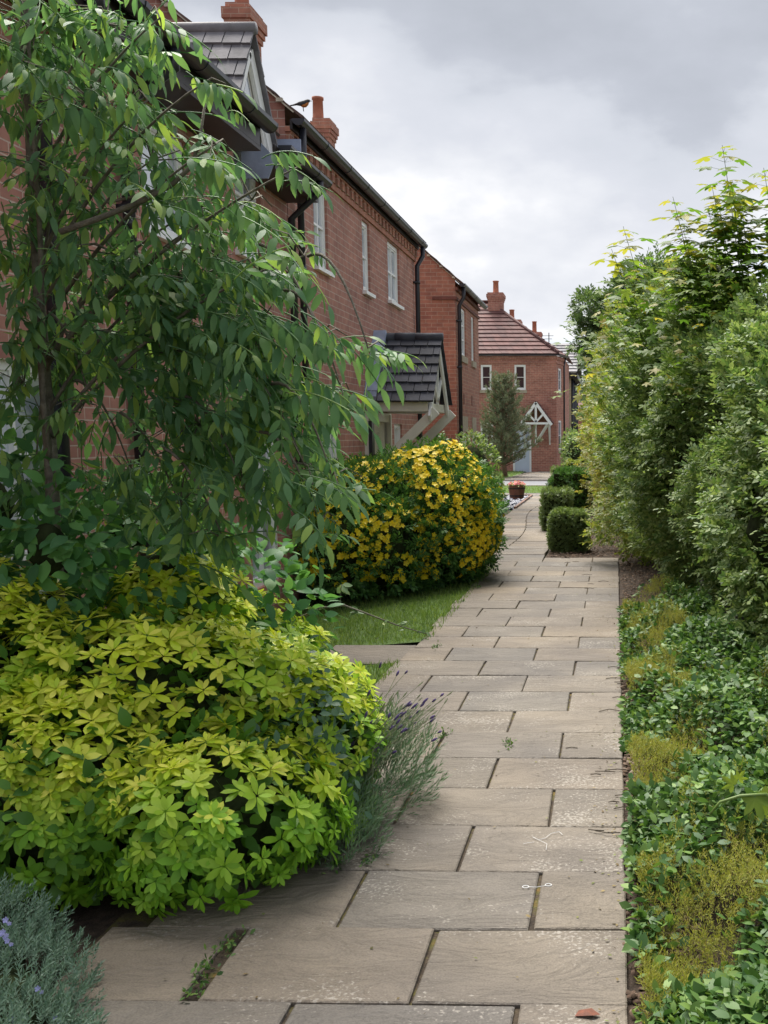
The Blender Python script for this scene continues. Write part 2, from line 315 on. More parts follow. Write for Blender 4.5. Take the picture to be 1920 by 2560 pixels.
def raw_mesh(name, verts, faces_flat, sizes, mat, parent=None, young=None, smooth=False):
    me = D.meshes.new(name); off = wloc(parent) if parent is not None else V(0, 0, 0)
    me.vertices.add(len(verts)); me.vertices.foreach_set('co', (verts - off).astype(np.float32).ravel())
    me.loops.add(len(faces_flat)); me.loops.foreach_set('vertex_index', faces_flat.astype(np.int32))
    me.polygons.add(len(sizes)); st = np.concatenate([[0], np.cumsum(sizes)[:-1]])
    me.polygons.foreach_set('loop_start', st.astype(np.int32)); me.polygons.foreach_set('loop_total', sizes.astype(np.int32))
    if smooth: me.polygons.foreach_set('use_smooth', np.ones(len(sizes), bool))
    if young is not None:
        a = me.attributes.new('young', 'FLOAT', 'POINT'); a.data.foreach_set('value', young.astype(np.float32))
    me.update(calc_edges=True); me.materials.append(M[mat] if isinstance(mat, str) else mat)
    o = D.objects.new(name, me); COL.objects.link(o)
    if parent is not None: o.parent = parent
    return o
def leaf_t(n=3, w=.25, fold=.12, droop=.2, fat=.45, y0=0):
    """one leaf of length 1 along +Y, facing +Z"""
    vs = []; fs = []
    vs.append((0, y0, 0)); prev = None
    for i in range(1, n + 1):
        t = i / (n + 1); k = (t / fat) if t < fat else (1 - t) / (1 - fat); ww = w * math.sin(min(1, k) * math.pi / 2) ** .8
        z = -droop * t * t; b = len(vs); vs += [(-ww, y0 + t, z + fold * ww / w * w), (0, y0 + t, z), (ww, y0 + t, z + fold * ww / w * w)]
        if i == 1: fs += [(0, b + 1, b), (0, b + 2, b + 1)]
        else: fs += [(prev, prev + 1, b + 1, b), (prev + 1, prev + 2, b + 2, b + 1)]
        prev = b
    vs.append((0, y0 + 1, -droop)); e = len(vs) - 1; fs += [(prev, prev + 1, e), (prev + 1, prev + 2, e)]
    return np.array(vs, float), fs
def simple_t(w=.28):
    return np.array([(0, 0, 0), (-w, .45, .06), (0, 1, -.08), (w, .45, .06)]), [(0, 3, 2, 1)]
def join_t(parts):
    vs = []; fs = []; b = 0
    for v, f in parts: vs.append(v); fs += [tuple(i + b for i in q) for q in f]; b += len(v)
    return np.vstack(vs), fs
def xf_t(t, d, n, s, p=(0, 0, 0)):
    y = nrm(np.array(d, float)); z = np.array(n, float); z = nrm(z - y * (z @ y)); x = np.cross(y, z)
    return t[0] @ np.array([x, y, z]) * s + np.array(p, float), t[1]
def scatter(name, tmpls, P, Dr, Nn, Sc, mat, parent=None, young=None, smooth=False):
    """copies of leaf templates at points P, pointing along Dr, facing Nn, sized Sc - one mesh"""
    P = np.asarray(P, float); n = len(P); Y = nrm(Dr); Z = np.asarray(Nn, float); Z = nrm(Z - Y * np.sum(Z * Y, 1, keepdims=True)); X = np.cross(Y, Z)
    Rm = np.stack([X, Y, Z], 1) * np.asarray(Sc, float)[:, None, None]
    which = rng.integers(0, len(tmpls), n); VS = []; FF = []; SZ = []; YG = []; base = 0
    for k, (tv, tf) in enumerate(tmpls):
        idx = np.where(which == k)[0]
        if not len(idx): continue
        vs = np.einsum('vi,nij->nvj', tv, Rm[idx]) + P[idx][:, None, :]
        nv = len(tv); flat = np.array([i for q in tf for i in q]); sz = np.array([len(q) for q in tf])
        ff = flat[None, :] + (base + np.arange(len(idx)) * nv)[:, None]
        VS.append(vs.reshape(-1, 3)); FF.append(ff.ravel()); SZ.append(np.tile(sz, len(idx))); base += nv * len(idx)
        if young is not None: YG.append(np.repeat(np.asarray(young)[idx], nv))
    return raw_mesh(name, np.vstack(VS), np.concatenate(FF), np.concatenate(SZ), mat, parent, np.concatenate(YG) if young is not None else None, smooth)
def rdir(n): return nrm(rng.normal(size=(n, 3)))
def lobes_pts(lobes, n, lo=.72, hi=1.04, power=1.0, zmin=None, lump=.12):
    """points in the outer shell of a union of ellipsoids (c, r), with outward normals; the shell is lumpy"""
    C_ = np.array([l[0] for l in lobes], float); Rr = np.array([l[1] for l in lobes], float)
    wgt = np.array([(l[2] if len(l) > 2 else 1) for l in lobes]) * (Rr[:, 0] * Rr[:, 1] + Rr[:, 1] * Rr[:, 2] + Rr[:, 0] * Rr[:, 2]); wgt /= wgt.sum()
    out = []; on = []; tot = 0; ph = rng.random((6, 3)) * 6.28; fr = rng.normal(size=(6, 3)) * 3.2
    while tot < n:
        m = n; k = rng.choice(len(lobes), m, p=wgt); d = rdir(m)
        if power != 1.0: d = np.sign(d) * np.abs(d) ** power; d = d / (np.abs(d) ** 2).sum(1, keepdims=True) ** .5 * (1 + .0 * d)
        r = lo + (hi - lo) * rng.random(m) ** .6
        lum = np.zeros(m); q = d * Rr[k] + C_[k]
        for j in range(6): lum += np.sin((q @ fr[j]) * 1.6 + ph[j, 0])
        r = r * (1 + lump * lum / 3)
        p = C_[k] + d * Rr[k] * r[:, None]
        inside = np.zeros(m, bool)
        for j in range(len(lobes)):
            e = (((p - C_[j]) / Rr[j]) ** 2).sum(1) ** .5; inside |= (e < lo * .93) & (k != j)
        ok = ~inside
        if zmin is not None: ok &= p[:, 2] > zmin
        nn = nrm(d / Rr[k]); out.append(p[ok]); on.append(nn[ok]); tot += ok.sum()
    return np.vstack(out)[:n], np.vstack(on)[:n]
def core(lobes, parent, s=.72, mat='core', name='inner_shade_fill', zmin=.02):  # solid dark lobes added to block see-through and imitate shade inside foliage
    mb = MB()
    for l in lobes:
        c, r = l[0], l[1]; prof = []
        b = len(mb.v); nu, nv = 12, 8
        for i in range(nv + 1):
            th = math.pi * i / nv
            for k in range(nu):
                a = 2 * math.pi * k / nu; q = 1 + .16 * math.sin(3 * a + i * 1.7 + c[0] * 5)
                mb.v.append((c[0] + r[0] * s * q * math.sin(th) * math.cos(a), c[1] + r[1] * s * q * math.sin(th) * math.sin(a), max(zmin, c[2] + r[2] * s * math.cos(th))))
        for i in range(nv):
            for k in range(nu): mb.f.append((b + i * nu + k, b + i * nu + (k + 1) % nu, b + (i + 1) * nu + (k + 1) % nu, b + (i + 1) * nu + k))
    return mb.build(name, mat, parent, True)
def bez(p0, p1, p2, n=8):
    p0, p1, p2 = (np.array(q, float) for q in (p0, p1, p2)); return [(1 - t) ** 2 * p0 + 2 * t * (1 - t) * p1 + t * t * p2 for t in np.linspace(0, 1, n)]

exec_order = []
# ------------------------------------------------------------------ ground, road, lawns
def hgt(x, y):
    if 2 < y < 22 and x < -1.5: return -.045 - .15 * min(1, (-1.5 - x) / 1.5) * min(1, (22 - y) / 4)
    return -.045
def ground():
    xs = [-600, -200, -60, -25, -12, -8, -5] + list(np.arange(-4, 4.01, .25)) + [6, 10, 20, 60, 200, 600]
    ys = [-60, -20, -5] + list(np.arange(-1, 30.01, .5)) + [35, 45, 60, 100, 250, 900]
    mb = MB(); mb.v = [(x, y, hgt(x, y)) for y in ys for x in xs]; nx = len(xs)
    mb.f = [(j * nx + i, j * nx + i + 1, (j + 1) * nx + i + 1, (j + 1) * nx + i) for j in range(len(ys) - 1) for i in range(nx - 1)]
    tag(mb.build('ground', 'ground'), kind='structure')
    def sheet(name, x0, x1, y0, y1, dz, mat, poly=None):
        mb = MB(); gx = np.linspace(x0, x1, max(2, int((x1 - x0) / .25) + 1)); gy = np.linspace(y0, y1, max(2, int((y1 - y0) / .5) + 1)); nx = len(gx)
        mb.v = [(x, y, hgt(x, y) + dz) for y in gy for x in gx]
        mb.f = [(j * nx + i, j * nx + i + 1, (j + 1) * nx + i + 1, (j + 1) * nx + i) for j in range(len(gy) - 1) for i in range(nx - 1)]
        return tag(mb.build(name, mat), kind='structure')
    sheet('lawn', -3.13, -1.46, 5.9, 7.50, .035, 'turf'); sheet('lawn', -3.13, -1.46, 8.27, 12.4, .035, 'turf')
    sheet('verge', -14, -1.75, 29.9, 33.9, .045, 'turf'); sheet('verge', -14, -3.75, 38.9, 47.9, .045, 'turf')
    sheet('soil_bed', .01, 6, 1.0, 14.02, .02, 'soil'); sheet('soil_bed', -.88, 5, 14.06, 28.4, .02, 'soil'); sheet('soil_bed', -3.1, -1.5, 1.2, 5.85, .03, 'soil')
    mb = MB(); mb.box(-30, 30, 34.1, 38.5, -.1, -.035); tag(mb.build('road', 'asphalt'), kind='structure')
    for y0, y1, nm in ((33.92, 34.07, 'kerb'), (38.52, 38.67, 'kerb')):
        mb = MB(); x = -30
        while x < 30: mb.box(x, x + .9, y0, y1, -.1, .03 + .0); x += .915
        tag(mb.build(nm, 'kerb'), kind='structure')
    # bark chips along the right-hand edge of the path and round the box balls, as loose litter
    def litter(name, regions, n, size, mat, label):
        P = []
        for (x0, x1, y0, y1, w) in regions:
            k = int(n * w); q = rng.random((k, 3)); q[:, 0] = x0 + (x1 - x0) * q[:, 0]; q[:, 1] = y0 + (y1 - y0) * q[:, 1]; q[:, 2] = -.018 + .022 * q[:, 2]; P.append(q)
        P = np.vstack(P); m = len(P); d = rdir(m); d[:, 2] *= .3; nn = rdir(m) * .5 + V(0, 0, 1)
        t = (np.array([(-.3, 0, -.05), (.3, 0, -.05), (.25, 1, -.05), (-.2, .9, -.05), (-.25, .1, .1), (.22, .1, .1), (.2, .9, .1), (-.15, .8, .1)]), [(4, 5, 6, 7), (0, 1, 5, 4), (1, 2, 6, 5), (2, 3, 7, 6), (3, 0, 4, 7)])
        return tag(scatter(name, [t], P, d, nn, rng.uniform(*size, m), mat), label, 'mulch', kind='stuff')
    litter('bark_mulch', [(.055, .30, 2.0, 9, .35), (.1, .9, 6.5, 14, .4), (-.85, .4, 14.1, 17, .22), (-.85, .2, 17, 24, .13)], 9000, (.012, .035), 'mulch', 'brown bark chips and dead leaves along the right of the path')
    litter('slate_chippings', [(-2.75, -2.12, 23.6, 28.2, 1)], 1100, (.05, .13), 'slatechip', 'blue grey slate chippings round the barrel planter')
    mb = MB(); mb.beam((-2.09, 23.4, .0), (-2.09, 28.3, .0), .05, .09); mb.beam((-2.8, 28.3, 0), (-2.065, 28.3, 0), .05, .09)
    tag(mb.build('timber_edging', 'wood'), 'dark timber board edging the slate chippings', 'edging')
ground()

def slab(mb, x0, x1, y0, y1, top, bot=-.06, bev=.005, tilt=0):
    jx = lambda: random.uniform(-.0035, .0035)
    dz = random.uniform(-.003, .003); z = [top + dz + random.uniform(-.003, .003) for _ in range(4)]
    a = [(x0 + jx(), y0 + jx()), (x1 + jx(), y0 + jx()), (x1 + jx(), y1 + jx()), (x0 + jx(), y1 + jx())]
    c = ((x0 + x1) / 2, (y0 + y1) / 2)
    ins = [(p[0] + math.copysign(bev, c[0] - p[0]), p[1] + math.copysign(bev, c[1] - p[1])) for p in a]
    mb.add([(p[0], p[1], bot) for p in a] + [(p[0], p[1], zz - bev * .8) for p, zz in zip(a, z)] + [(p[0], p[1], zz) for p, zz in zip(ins, z)],
           [(8, 9, 10, 11)] + [(i, (i + 1) % 4, 4 + (i + 1) % 4, 4 + i) for i in range(4)] + [(4 + i, 4 + (i + 1) % 4, 8 + (i + 1) % 4, 8 + i) for i in range(4)])
def path():
    mb = MB(); bed = MB(); bed.box(-1.62, .04, -2, 5.9, -.08, -.014); bed.box(-1.45, .04, 5.902, 14.03, -.08, -.014); bed.box(-3.13, -1.622, 7.53, 8.25, -.3, -.19); bed.box(-2.13, -.9, 14.032, 28.6, -.08, -.014)
    for k in range(-8, 24):
        y0 = 2.87 + .465 * k + .002; y1 = y0 + .461; A = (k % 2 == 1); xr = .043 + .0012 * max(0, k)
        js = [-.255, -.88] if A else [-.555, -1.18]
        edges = [xr] + js; xl = -1.49 if A else -1.60
        if k > 5: xl = -1.48 + random.uniform(-.04, .03)
        if k < -1: xl = -1.5
        for i, e in enumerate(edges):
            g = random.uniform(.004, .007) if i else 0
            if i and k < 7 and e > -1: g = random.uniform(.008, .013)
            if k == 0 and i == 2: g = .025
            nx = edges[i + 1] + .004 if i + 1 < len(edges) else xl
            if k == 0 and i == 1: nx = -1.18 + .03
            if k == 0 and i == 2: e = -1.18
            slab(mb, nx, e - g if i else e, y0, y1, 0.0)
    for k, (a, b_) in enumerate([(-1.492, -2.12), (-2.14, -2.74), (-2.76, -3.13)]):   # cross path to the house
        slab(mb, b_, a, 7.545, 8.235, hgt((a + b_) / 2, 8) + .047, -.2)
    y = 14.04
    k = 0
    while y < 28.3:
        dx = -1.58 + .14 * math.sin((y - 14) * .55); jl = -2.1
        slab(mb, dx + .012, -.9 + random.uniform(-.02, .01), y, y + .35, 0); slab(mb, jl, dx, y, y + .35, 0)
        y += .36; k += 1
    # far paving up to the porch of the end house and the strip by the verge
    y = 28.45
    for i in range(3):
        x = -6.0 + (i % 2) * .3
        while x < -.2: slab(mb, x, x + .6, y, y + .44, 0); x += .612
        y += .455
    y = 39.0
    for i in range(18):
        x = -4.0 + (i % 2) * .3 + .03 * i
        while x < -1.4: slab(mb, x, x + .6, y, y + .44, 0.02); x += .612
        y += .455
    tag(mb.build('path', 'paving'), kind='structure'); tag(bed.build('path_bed', 'moss'), kind='structure')
path()

# ------------------------------------------------------------------ building parts
def wall(mb, fr, u0, u1, z0, z1, holes=(), rev=.09, top=None):
    """flat facade with real openings and reveals"""
    o, u, n, z = fr; us = sorted({u0, u1, *[h[0] for h in holes], *[h[1] for h in holes]}); zs = sorted({z0, z1, *[h[2] for h in holes], *[h[3] for h in holes]})
    for i in range(len(us) - 1):
        for j in range(len(zs) - 1):
            cu, cz = (us[i] + us[i + 1]) / 2, (zs[j] + zs[j + 1]) / 2
            if any(h[0] < cu < h[1] and h[2] < cz < h[3] for h in holes): continue
            mb.add([o + u * a + z * c for a, c in ((us[i], zs[j]), (us[i + 1], zs[j]), (us[i + 1], zs[j + 1]), (us[i], zs[j + 1]))], [(0, 1, 2, 3)])
    for a0, a1, c0, c1 in holes:
        q = [(a0, c0), (a1, c0), (a1, c1), (a0, c1)]
        for i in range(4):
            (a, c), (a_, c_) = q[i], q[(i + 1) % 4]
            mb.add([o + u * a + z * c, o + u * a_ + z * c_, o + u * a_ + z * c_ - n * rev, o + u * a + z * c - n * rev], [(0, 1, 2, 3)])
def window(root, fr, u0, u1, z0, z1, nv=1, nh=1, sill='white', rev=.07, pane='glass', fw=.05, lab=None):
    """frame (part) > pane, sill (sub-parts)"""
    fm = MB(); d0, d1 = -rev - .02, -rev + .03
    fm.ob(fr, u0, u0 + fw, d0, d1, z0, z1); fm.ob(fr, u1 - fw, u1, d0, d1, z0, z1)
    fm.ob(fr, u0 + fw, u1 - fw, d0, d1, z0, z0 + fw * 1.2); fm.ob(fr, u0 + fw, u1 - fw, d0, d1, z1 - fw, z1)
    iu0, iu1, iz0, iz1 = u0 + fw, u1 - fw, z0 + fw * 1.2, z1 - fw
    for i in range(1, nv + 1):
        c = iu0 + (iu1 - iu0) * i / (nv + 1); fm.ob(fr, c - .014, c + .014, d0 + .012, d1 - .004, iz0, iz1)
    for i in range(1, nh + 1):
        c = iz0 + (iz1 - iz0) * i / (nh + 1); fm.ob(fr, iu0, iu1, d0 + .01, d1 - .006, c - .012, c + .012)
    # inner casement lip
    lip = .022
    for a, b_, c, e in ((iu0, iu0 + lip, iz0, iz1), (iu1 - lip, iu1, iz0, iz1), (iu0 + lip, iu1 - lip, iz0, iz0 + lip), (iu0 + lip, iu1 - lip, iz1 - lip, iz1)):
        fm.ob(fr, a, b_, d0 + .006, d1 - .016, c, e)
    w = fm.build('window', 'white', root)
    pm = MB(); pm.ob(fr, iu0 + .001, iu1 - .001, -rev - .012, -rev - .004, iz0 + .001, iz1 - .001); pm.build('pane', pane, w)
    if sill:
        sm = MB(); th = .045 if sill == 'white' else .13
        sm.ob(fr, u0 - .05, u1 + .05, -rev + .031, .055 if sill == 'white' else .035, z0 - th, z0 - .002); sm.build('sill', sill, w)
    if lab: w['label'] = lab
    return w
def gutter(mb, p, q, r=.06):
    p = np.array(p, float); q = np.array(q, float); d = nrm(q - p); sd = np.cross(d, V(0, 0, 1)); L_ = np.linalg.norm(q - p)
    n = 9; prof = [sd * math.cos(math.pi + math.pi * k / (n - 1)) * r + V(0, 0, 1) * math.sin(math.pi + math.pi * k / (n - 1)) * r for k in range(n)]
    prof2 = [x * .88 for x in prof][::-1]; poly = [p + x for x in prof + prof2]
    mb.prism(poly, d * L_)
    for e, dd in ((p, -.012), (q, .012)): mb.prism([e + x * 1.02 for x in prof], d * dd)
    t = .9
    while t < L_ - .2:
        c = p + d * t; mb.prism([c + x * 1.07 for x in prof] + [c + x * .9 for x in prof[::-1]], d * .035); t += .95 + .05 * math.sin(t * 9)
def downpipe(root, pts, r=.036, clips=()):
    mb = MB(); mb.tube(pts, r, 10)
    for c in clips:
        mb.tube([(c[0], c[1], c[2] - .025), (c[0], c[1], c[2] + .025)], r * 1.22, 10); mb.box(c[0] - .075, c[0], c[1] - .055, c[1] + .055, c[2] - .012, c[2] + .012)
    return mb.build('downpipe', 'black', root, True)
def courses(mb, A, B, C_, D_, rows, w, th=.02, lift=.012, stagger=.5, seed=1):
    """tiled slope: A,B = eave ends, D_,C_ = ridge ends above A,B; every tile its own piece"""
    rd = random.Random(seed); A, B, C_, D_ = (np.array(x, float) for x in (A, B, C_, D_))
    nrmv = nrm(np.cross(B - A, D_ - A)); nrmv = nrmv if nrmv[2] > 0 else -nrmv
    for r in range(rows):
        t0, t1 = r / rows, (r + 1.12) / rows; t1 = min(t1, 1)
        L0, R0 = A + (D_ - A) * t0, B + (C_ - B) * t0; L1, R1 = A + (D_ - A) * t1, B + (C_ - B) * t1
        n = max(1, int(round(np.linalg.norm(R0 - L0) / w))); sh = stagger * (r % 2)
        ts = [0] + [(i + sh) / n for i in range(0 if sh else 1, n)] + [1]; ts = sorted(set(max(0, min(1, x)) for x in ts))
        for a, b_ in zip(ts[:-1], ts[1:]):
            g = .0045 / max(.2, np.linalg.norm(R0 - L0)); a_, c_ = a + g, b_ - g; j = rd.uniform(-.004, .004) + .0
            p = [L0 + (R0 - L0) * a_, L0 + (R0 - L0) * c_, L1 + (R1 - L1) * c_, L1 + (R1 - L1) * a_]
            dn = nrm(A - D_) * j
            top = [p[0] + nrmv * (th + lift) + dn, p[1] + nrmv * (th + lift) + dn, p[2] + nrmv * th * .5, p[3] + nrmv * th * .5]
            bot = [p[0] + nrmv * lift * .3 + dn, p[1] + nrmv * lift * .3 + dn, p[2], p[3]]
            mb.add(bot + top, [(0, 1, 2, 3), (4, 7, 6, 5), (0, 4, 5, 1), (1, 5, 6, 2), (2, 6, 7, 3), (3, 7, 4, 0)])
def chimney(root, x0, x1, y0, y1, z0, z1, pots, mat='brick_orange', potr=.1, poth=.45):
    mb = MB(); mb.box(x0, x1, y0, y1, z0, z1 - .38)
    st = [(-.38, -.30, .025), (-.30, -.22, .05), (-.22, -.07, .075), (-.07, 0, .03)]
    for a, b_, e in st: mb.box(x0 - e, x1 + e, y0 - e, y1 + e, z1 + a + .001, z1 + b_)
    c = mb.build('chimney', mat, root)
    for px, py in pots:
        m = MB(); m.lathe((px, py, z1 - .001), [(potr * 1.12, 0), (potr * 1.1, .05), (potr, .08), (potr * .92, poth - .06), (potr * 1.08, poth - .05), (potr * 1.08, poth), (potr * .8, poth), (potr * .8, poth - .1)], 16)
        m.build('chimney_pot', 'terracotta', c, True)
    return c

# ------------------------------------------------------------------ house nearest the camera (left)
WX = -3.15
def house_near():
    root = thing('terraced_house', (WX, 6, 0), 'nearest red brick house, half hidden by the ash tree, with a pointed dormer gable', 'house')
    fr = FX(WX); holes = [(5.35, 6.36, .95, 1.95), (9.5, 10.36, .2, 2.04), (7.55, 8.38, 2.95, 3.70), (9.4, 10.08, 3.1, 4.1), (2.3, 3.3, .95, 2.0)]
    mb = MB(); wall(mb, fr, 1.0, 10.9, -.3, 4.2, holes); wall(mb, FY(1.0), -9.8, WX, -.3, 4.2)
    mb.add([(-9.8, 1, 4.2), (WX, 1, 4.2), (-6.5, 1, 7.0)], [(0, 1, 2)]); mb.add([(-9.8, 1, -.3), (-9.8, 10.9, -.3), (-9.8, 10.9, 4.2), (-9.8, 1, 4.2)], [(0, 1, 2, 3)])
    mb.build('wall', 'brick', root)
    window(root, fr, *holes[0], nv=1, nh=1); window(root, fr, *holes[2], nv=1, nh=0); window(root, fr, *holes[3], nv=1, nh=1); window(root, fr, *holes[4], nv=1, nh=1)
    window(root, fr, *holes[1], nv=1, nh=0, sill=None, lab='tall white glazed garden door')
    m = MB()
    courses(m, (-2.78, .9, 4.02), (-2.78, 8.95, 4.02), (-6.5, 8.95, 7.15), (-6.5, .9, 7.15), 15, .3, seed=3)
    courses(m, (-3.2, 8.97, 4.38), (-3.2, 10.86, 4.38), (-6.5, 10.86, 7.15), (-6.5, 8.97, 7.15), 13, .3, seed=4)
    courses(m, (-10.2, .9, 4.02), (-10.2, 10.86, 4.02), (-6.5, 10.86, 7.15), (-6.5, .9, 7.15), 15, .3, seed=5)
    m.build('roof', 'tile_brown', root)
    m = MB()   # boxed eaves
    m.box(-3.148, -2.80, .9, 9.02, 3.80, 3.83); m.box(-2.82, -2.80, .9, 9.02, 3.832, 4.0); m.box(-3.148, -2.80, 9.0, 9.02, 3.835, 4.02)
    m.box(-3.148, -2.84, 9.52, 10.88, 3.78, 3.81); m.box(-2.86, -2.84, 9.52, 10.88, 3.812, 3.98)
    m.build('eaves', 'soffit', root)
    m = MB(); gutter(m, (-2.73, .9, 4.01), (-2.73, 9.02, 4.01), .072); m.build('gutter', 'black', root)
    m = MB(); gutter(m, (-2.775, 9.6, 3.99), (-2.775, 10.95, 3.99), .058); m.build('gutter', 'black', root)
    downpipe(root, [(-2.735, 7.12, 3.96), (-2.735, 7.12, 3.84), (-3.09, 7.18, 3.62), (-3.09, 7.18, -.15)], .04, [(-3.09, 7.18, 3.0), (-3.09, 7.18, 2.9), (-3.09, 7.18, 1.3)])
    downpipe(root, [(-2.735, 6.1, 3.96), (-2.735, 6.1, 3.84), (-3.09, 6.15, 3.62), (-3.09, 6.15, -.15)], .04, [(-3.09, 6.15, 2.4), (-3.09, 6.15, 1.3)])
    downpipe(root, [(-2.775, 10.7, 3.95), (-2.775, 10.7, 3.85), (-3.09, 10.82, 3.62), (-3.09, 10.82, -.15)], .036, [(-3.09, 10.82, 3.1)])
    # lead-faced eaves cheek
    m = MB(); y = 9.5
    m.prism([(-3.12, y, 3.70), (-2.90, y, 3.70), (-2.83, y, 3.86), (-3.0, y, 4.04), (-3.12, y, 4.04)], (0, .02, 0))
    m.build('lead_cheek', 'lead', root); m = MB(); m.box(-3.14, -2.92, 10.6, 10.62, 4.0, 4.3); m.build('flashing', 'lead', root)
    # dormer: white gable front, slate roof
    yc, hw, zb, za, xf = 9.58, .56, 4.02, 4.88, -3.06
    m = MB(); inn = .05
    m.prism([(xf - .03, yc - hw + .05, zb), (xf - .03, yc + hw - .05, zb), (xf - .03, yc, za - .1)], (.01, 0, 0)); dm = m.build('dormer', 'cream', root, False); dm['label'] = 'pointed dormer gable with white boards and slates'
    m = MB()
    for sgn in (-1, 1):
        m.beam((xf + .01, yc + sgn * (hw - .01), zb - .05), (xf + .01, yc + sgn * .02, za - .13), .03, .12, (1, 0, 0))
        m.beam((xf + .0, yc + sgn * (hw - .17), zb + .05), (xf + .0, yc + sgn * .03, za - .22), .02, .04, (1, 0, 0))
    m.box(xf - .019, xf + .022, yc - hw, yc + hw, zb - .07, zb + .02); m.build('bargeboard', 'white', dm)
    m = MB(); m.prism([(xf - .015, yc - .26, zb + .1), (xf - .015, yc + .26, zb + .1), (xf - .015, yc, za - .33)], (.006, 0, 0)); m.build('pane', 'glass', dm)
    m = MB()
    for sgn, sd in ((-1, 8), (1, 9)):
        courses(m, (xf + .07, yc + sgn * (hw + .07), zb - .06), (-3.95, yc + sgn * (hw + .07), zb - .06), (-3.95, yc, za + .03), (xf + .07, yc, za + .03), 6, .17, .02, .014, seed=sd)
    m.build('slates', 'slate_light', dm)
    m = MB(); m.tube([(xf + .08, yc, za + .045), (-3.98, yc, za + .045)], .05, 10); m.build('ridge_tile', 'slate_light', dm, True)
    return root
house_near()

def verge(mb, y, x0, z0, x1, z1, n, side=1):
    for i in range(n):
        t = (i + .5) / n; x, z = x0 + (x1 - x0) * t, z0 + (z1 - z0) * t; mb.box(x - .03, x + .03, y - .04, y - .001, z - .02, z + .015)
def house_mid():
    root = thing('terraced_house', (WX, 14, 0), 'middle red brick house of the row with slate porch canopy and toothed eaves', 'house')
    fr = FX(WX); holes = [(11.85, 12.42, 3.34, 4.25), (14.12, 14.55, 3.37, 4.25), (15.69, 16.53, 3.44, 4.27), (11.75, 12.7, .55, 1.66), (15.9, 16.5, .55, 1.72), (14.3, 15.62, -.3, 1.86)]
    mb = MB(); wall(mb, fr, 10.92, 17.8, -.3, 4.5, holes, .1); wall(mb, FY(10.92), -9.8, WX, -.3, 4.5); wall(mb, FY(17.8), -9.8, WX, -.3, 4.5)
    for y in (10.92, 17.8): mb.add([(-9.85, y, 4.5), (WX, y, 4.5), (WX, y, 4.69), (-6.5, y, 7.47), (-9.85, y, 4.69)], [(0, 1, 2, 3, 4)])
    mb.build('wall', 'brick', root)
    # corbelled brick eaves
    m = MB(); m.box(WX + .001, WX + .028, 10.9, 17.82, 4.28, 4.345)
    m.box(WX + .001, WX + .05, 10.9, 17.82, 4.452, 4.5); y = 10.93
    while y < 17.75: m.box(WX + .001, WX + .05, y, y + .105, 4.347, 4.451); y += .225
    m.build('brick_corbel', 'brick_orange', root)
    m = MB(); courses(m, (-2.98, 10.86, 4.56), (-2.98, 17.86, 4.56), (-6.5, 17.86, 7.5), (-6.5, 10.86, 7.5), 14, .3, seed=11)
    courses(m, (-10.0, 10.86, 4.56), (-10.0, 17.86, 4.56), (-6.5, 17.86, 7.5), (-6.5, 10.86, 7.5), 14, .3, seed=12); rf = m.build('roof', 'tile_brown', root)
    m = MB(); m.tube([(-6.5, 10.84, 7.52), (-6.5, 17.88, 7.52)], .1, 8); m.build('ridge_tile', 'tile_brown', rf, True)
    m = MB(); verge(m, 10.88, -3.05, 4.62, -6.4, 7.42, 13); m.beam((-3.05, 10.87, 4.615), (-6.4, 10.87, 7.415), .02, .012); m.build('verge_mortar', 'lime', rf)['kind'] = 'stuff'
    m = MB(); m.box(WX + .051, WX + .075, 10.9, 17.82, 4.47, 4.56); m.build('fascia', 'soffit', root)
    m = MB(); gutter(m, (-3.005, 10.86, 4.555), (-3.005, 17.88, 4.555), .062); m.build('gutter', 'black', root)
    downpipe(root, [(-3.005, 17.74, 4.5), (-3.005, 17.74, 4.36), (-3.09, 17.7, 4.2), (-3.09, 17.7, -.1)], .038, [(-3.09, 17.7, 3.95), (-3.09, 17.7, 1.2)])
    downpipe(root, [(-3.005, 11.0, 4.5), (-3.005, 11.0, 4.0), (-3.08, 11.12, 3.86), (-3.08, 11.12, -.1)], .034, [(-3.08, 11.12, 3.2)])
    for h, (a, b_) in zip(holes[:5], ((1, 1), (0, 1), (1, 1), (3, 0), (2, 0))): window(root, fr, *h, nv=a, nh=b_, rev=.06)
    # doorway
    m = MB(); m.ob(fr, 14.3, 14.42, -.09, .02, -.2, 1.86); m.ob(fr, 15.50, 15.62, -.09, .02, -.2, 1.86); m.ob(fr, 14.42, 15.50, -.09, .018, 1.74, 1.86); df = m.build('door_frame', 'cream', root)
    m = MB(); m.ob(fr, 14.43, 15.49, -.088, -.05, -.2, 1.735)
    for a, b_, c, e in ((14.55, 14.9, .2, .8), (15.0, 15.37, .2, .8), (14.55, 14.9, .95, 1.6), (15.0, 15.37, .95, 1.6)): m.ob(fr, a, b_, -.049, -.035, c, e)
    m.build('door', 'cream', root)
    m = MB(); m.box(WX + .001, WX + .09, 14.02, 14.16, 1.32, 1.74); m.box(WX + .001, WX + .15, 14.03, 14.15, 1.28, 1.318); m.build('letter_box', 'black', root)
    # porch canopy on two braces
    yn, yf, xo, ze = 14.02, 15.48, -2.34, 1.86; yc = (yn + yf) / 2; za = 2.77
    m = MB()
    for y in (yn, yf):
        m.beam((WX + .0, y, ze + .06), (xo + .0, y, ze + .06), .045, .12); m.beam((WX + .02, y, .95), (WX + .02, y, ze - .02), .07, .05, (0, 1, 0))
        m.beam((WX + .05, y, 1.04), (xo + .1, y, ze + .01), .055, .12, (0, 1, 0))
    m.box(xo - .05, xo, yn + .024, yf - .024, ze + .005, ze + .11)
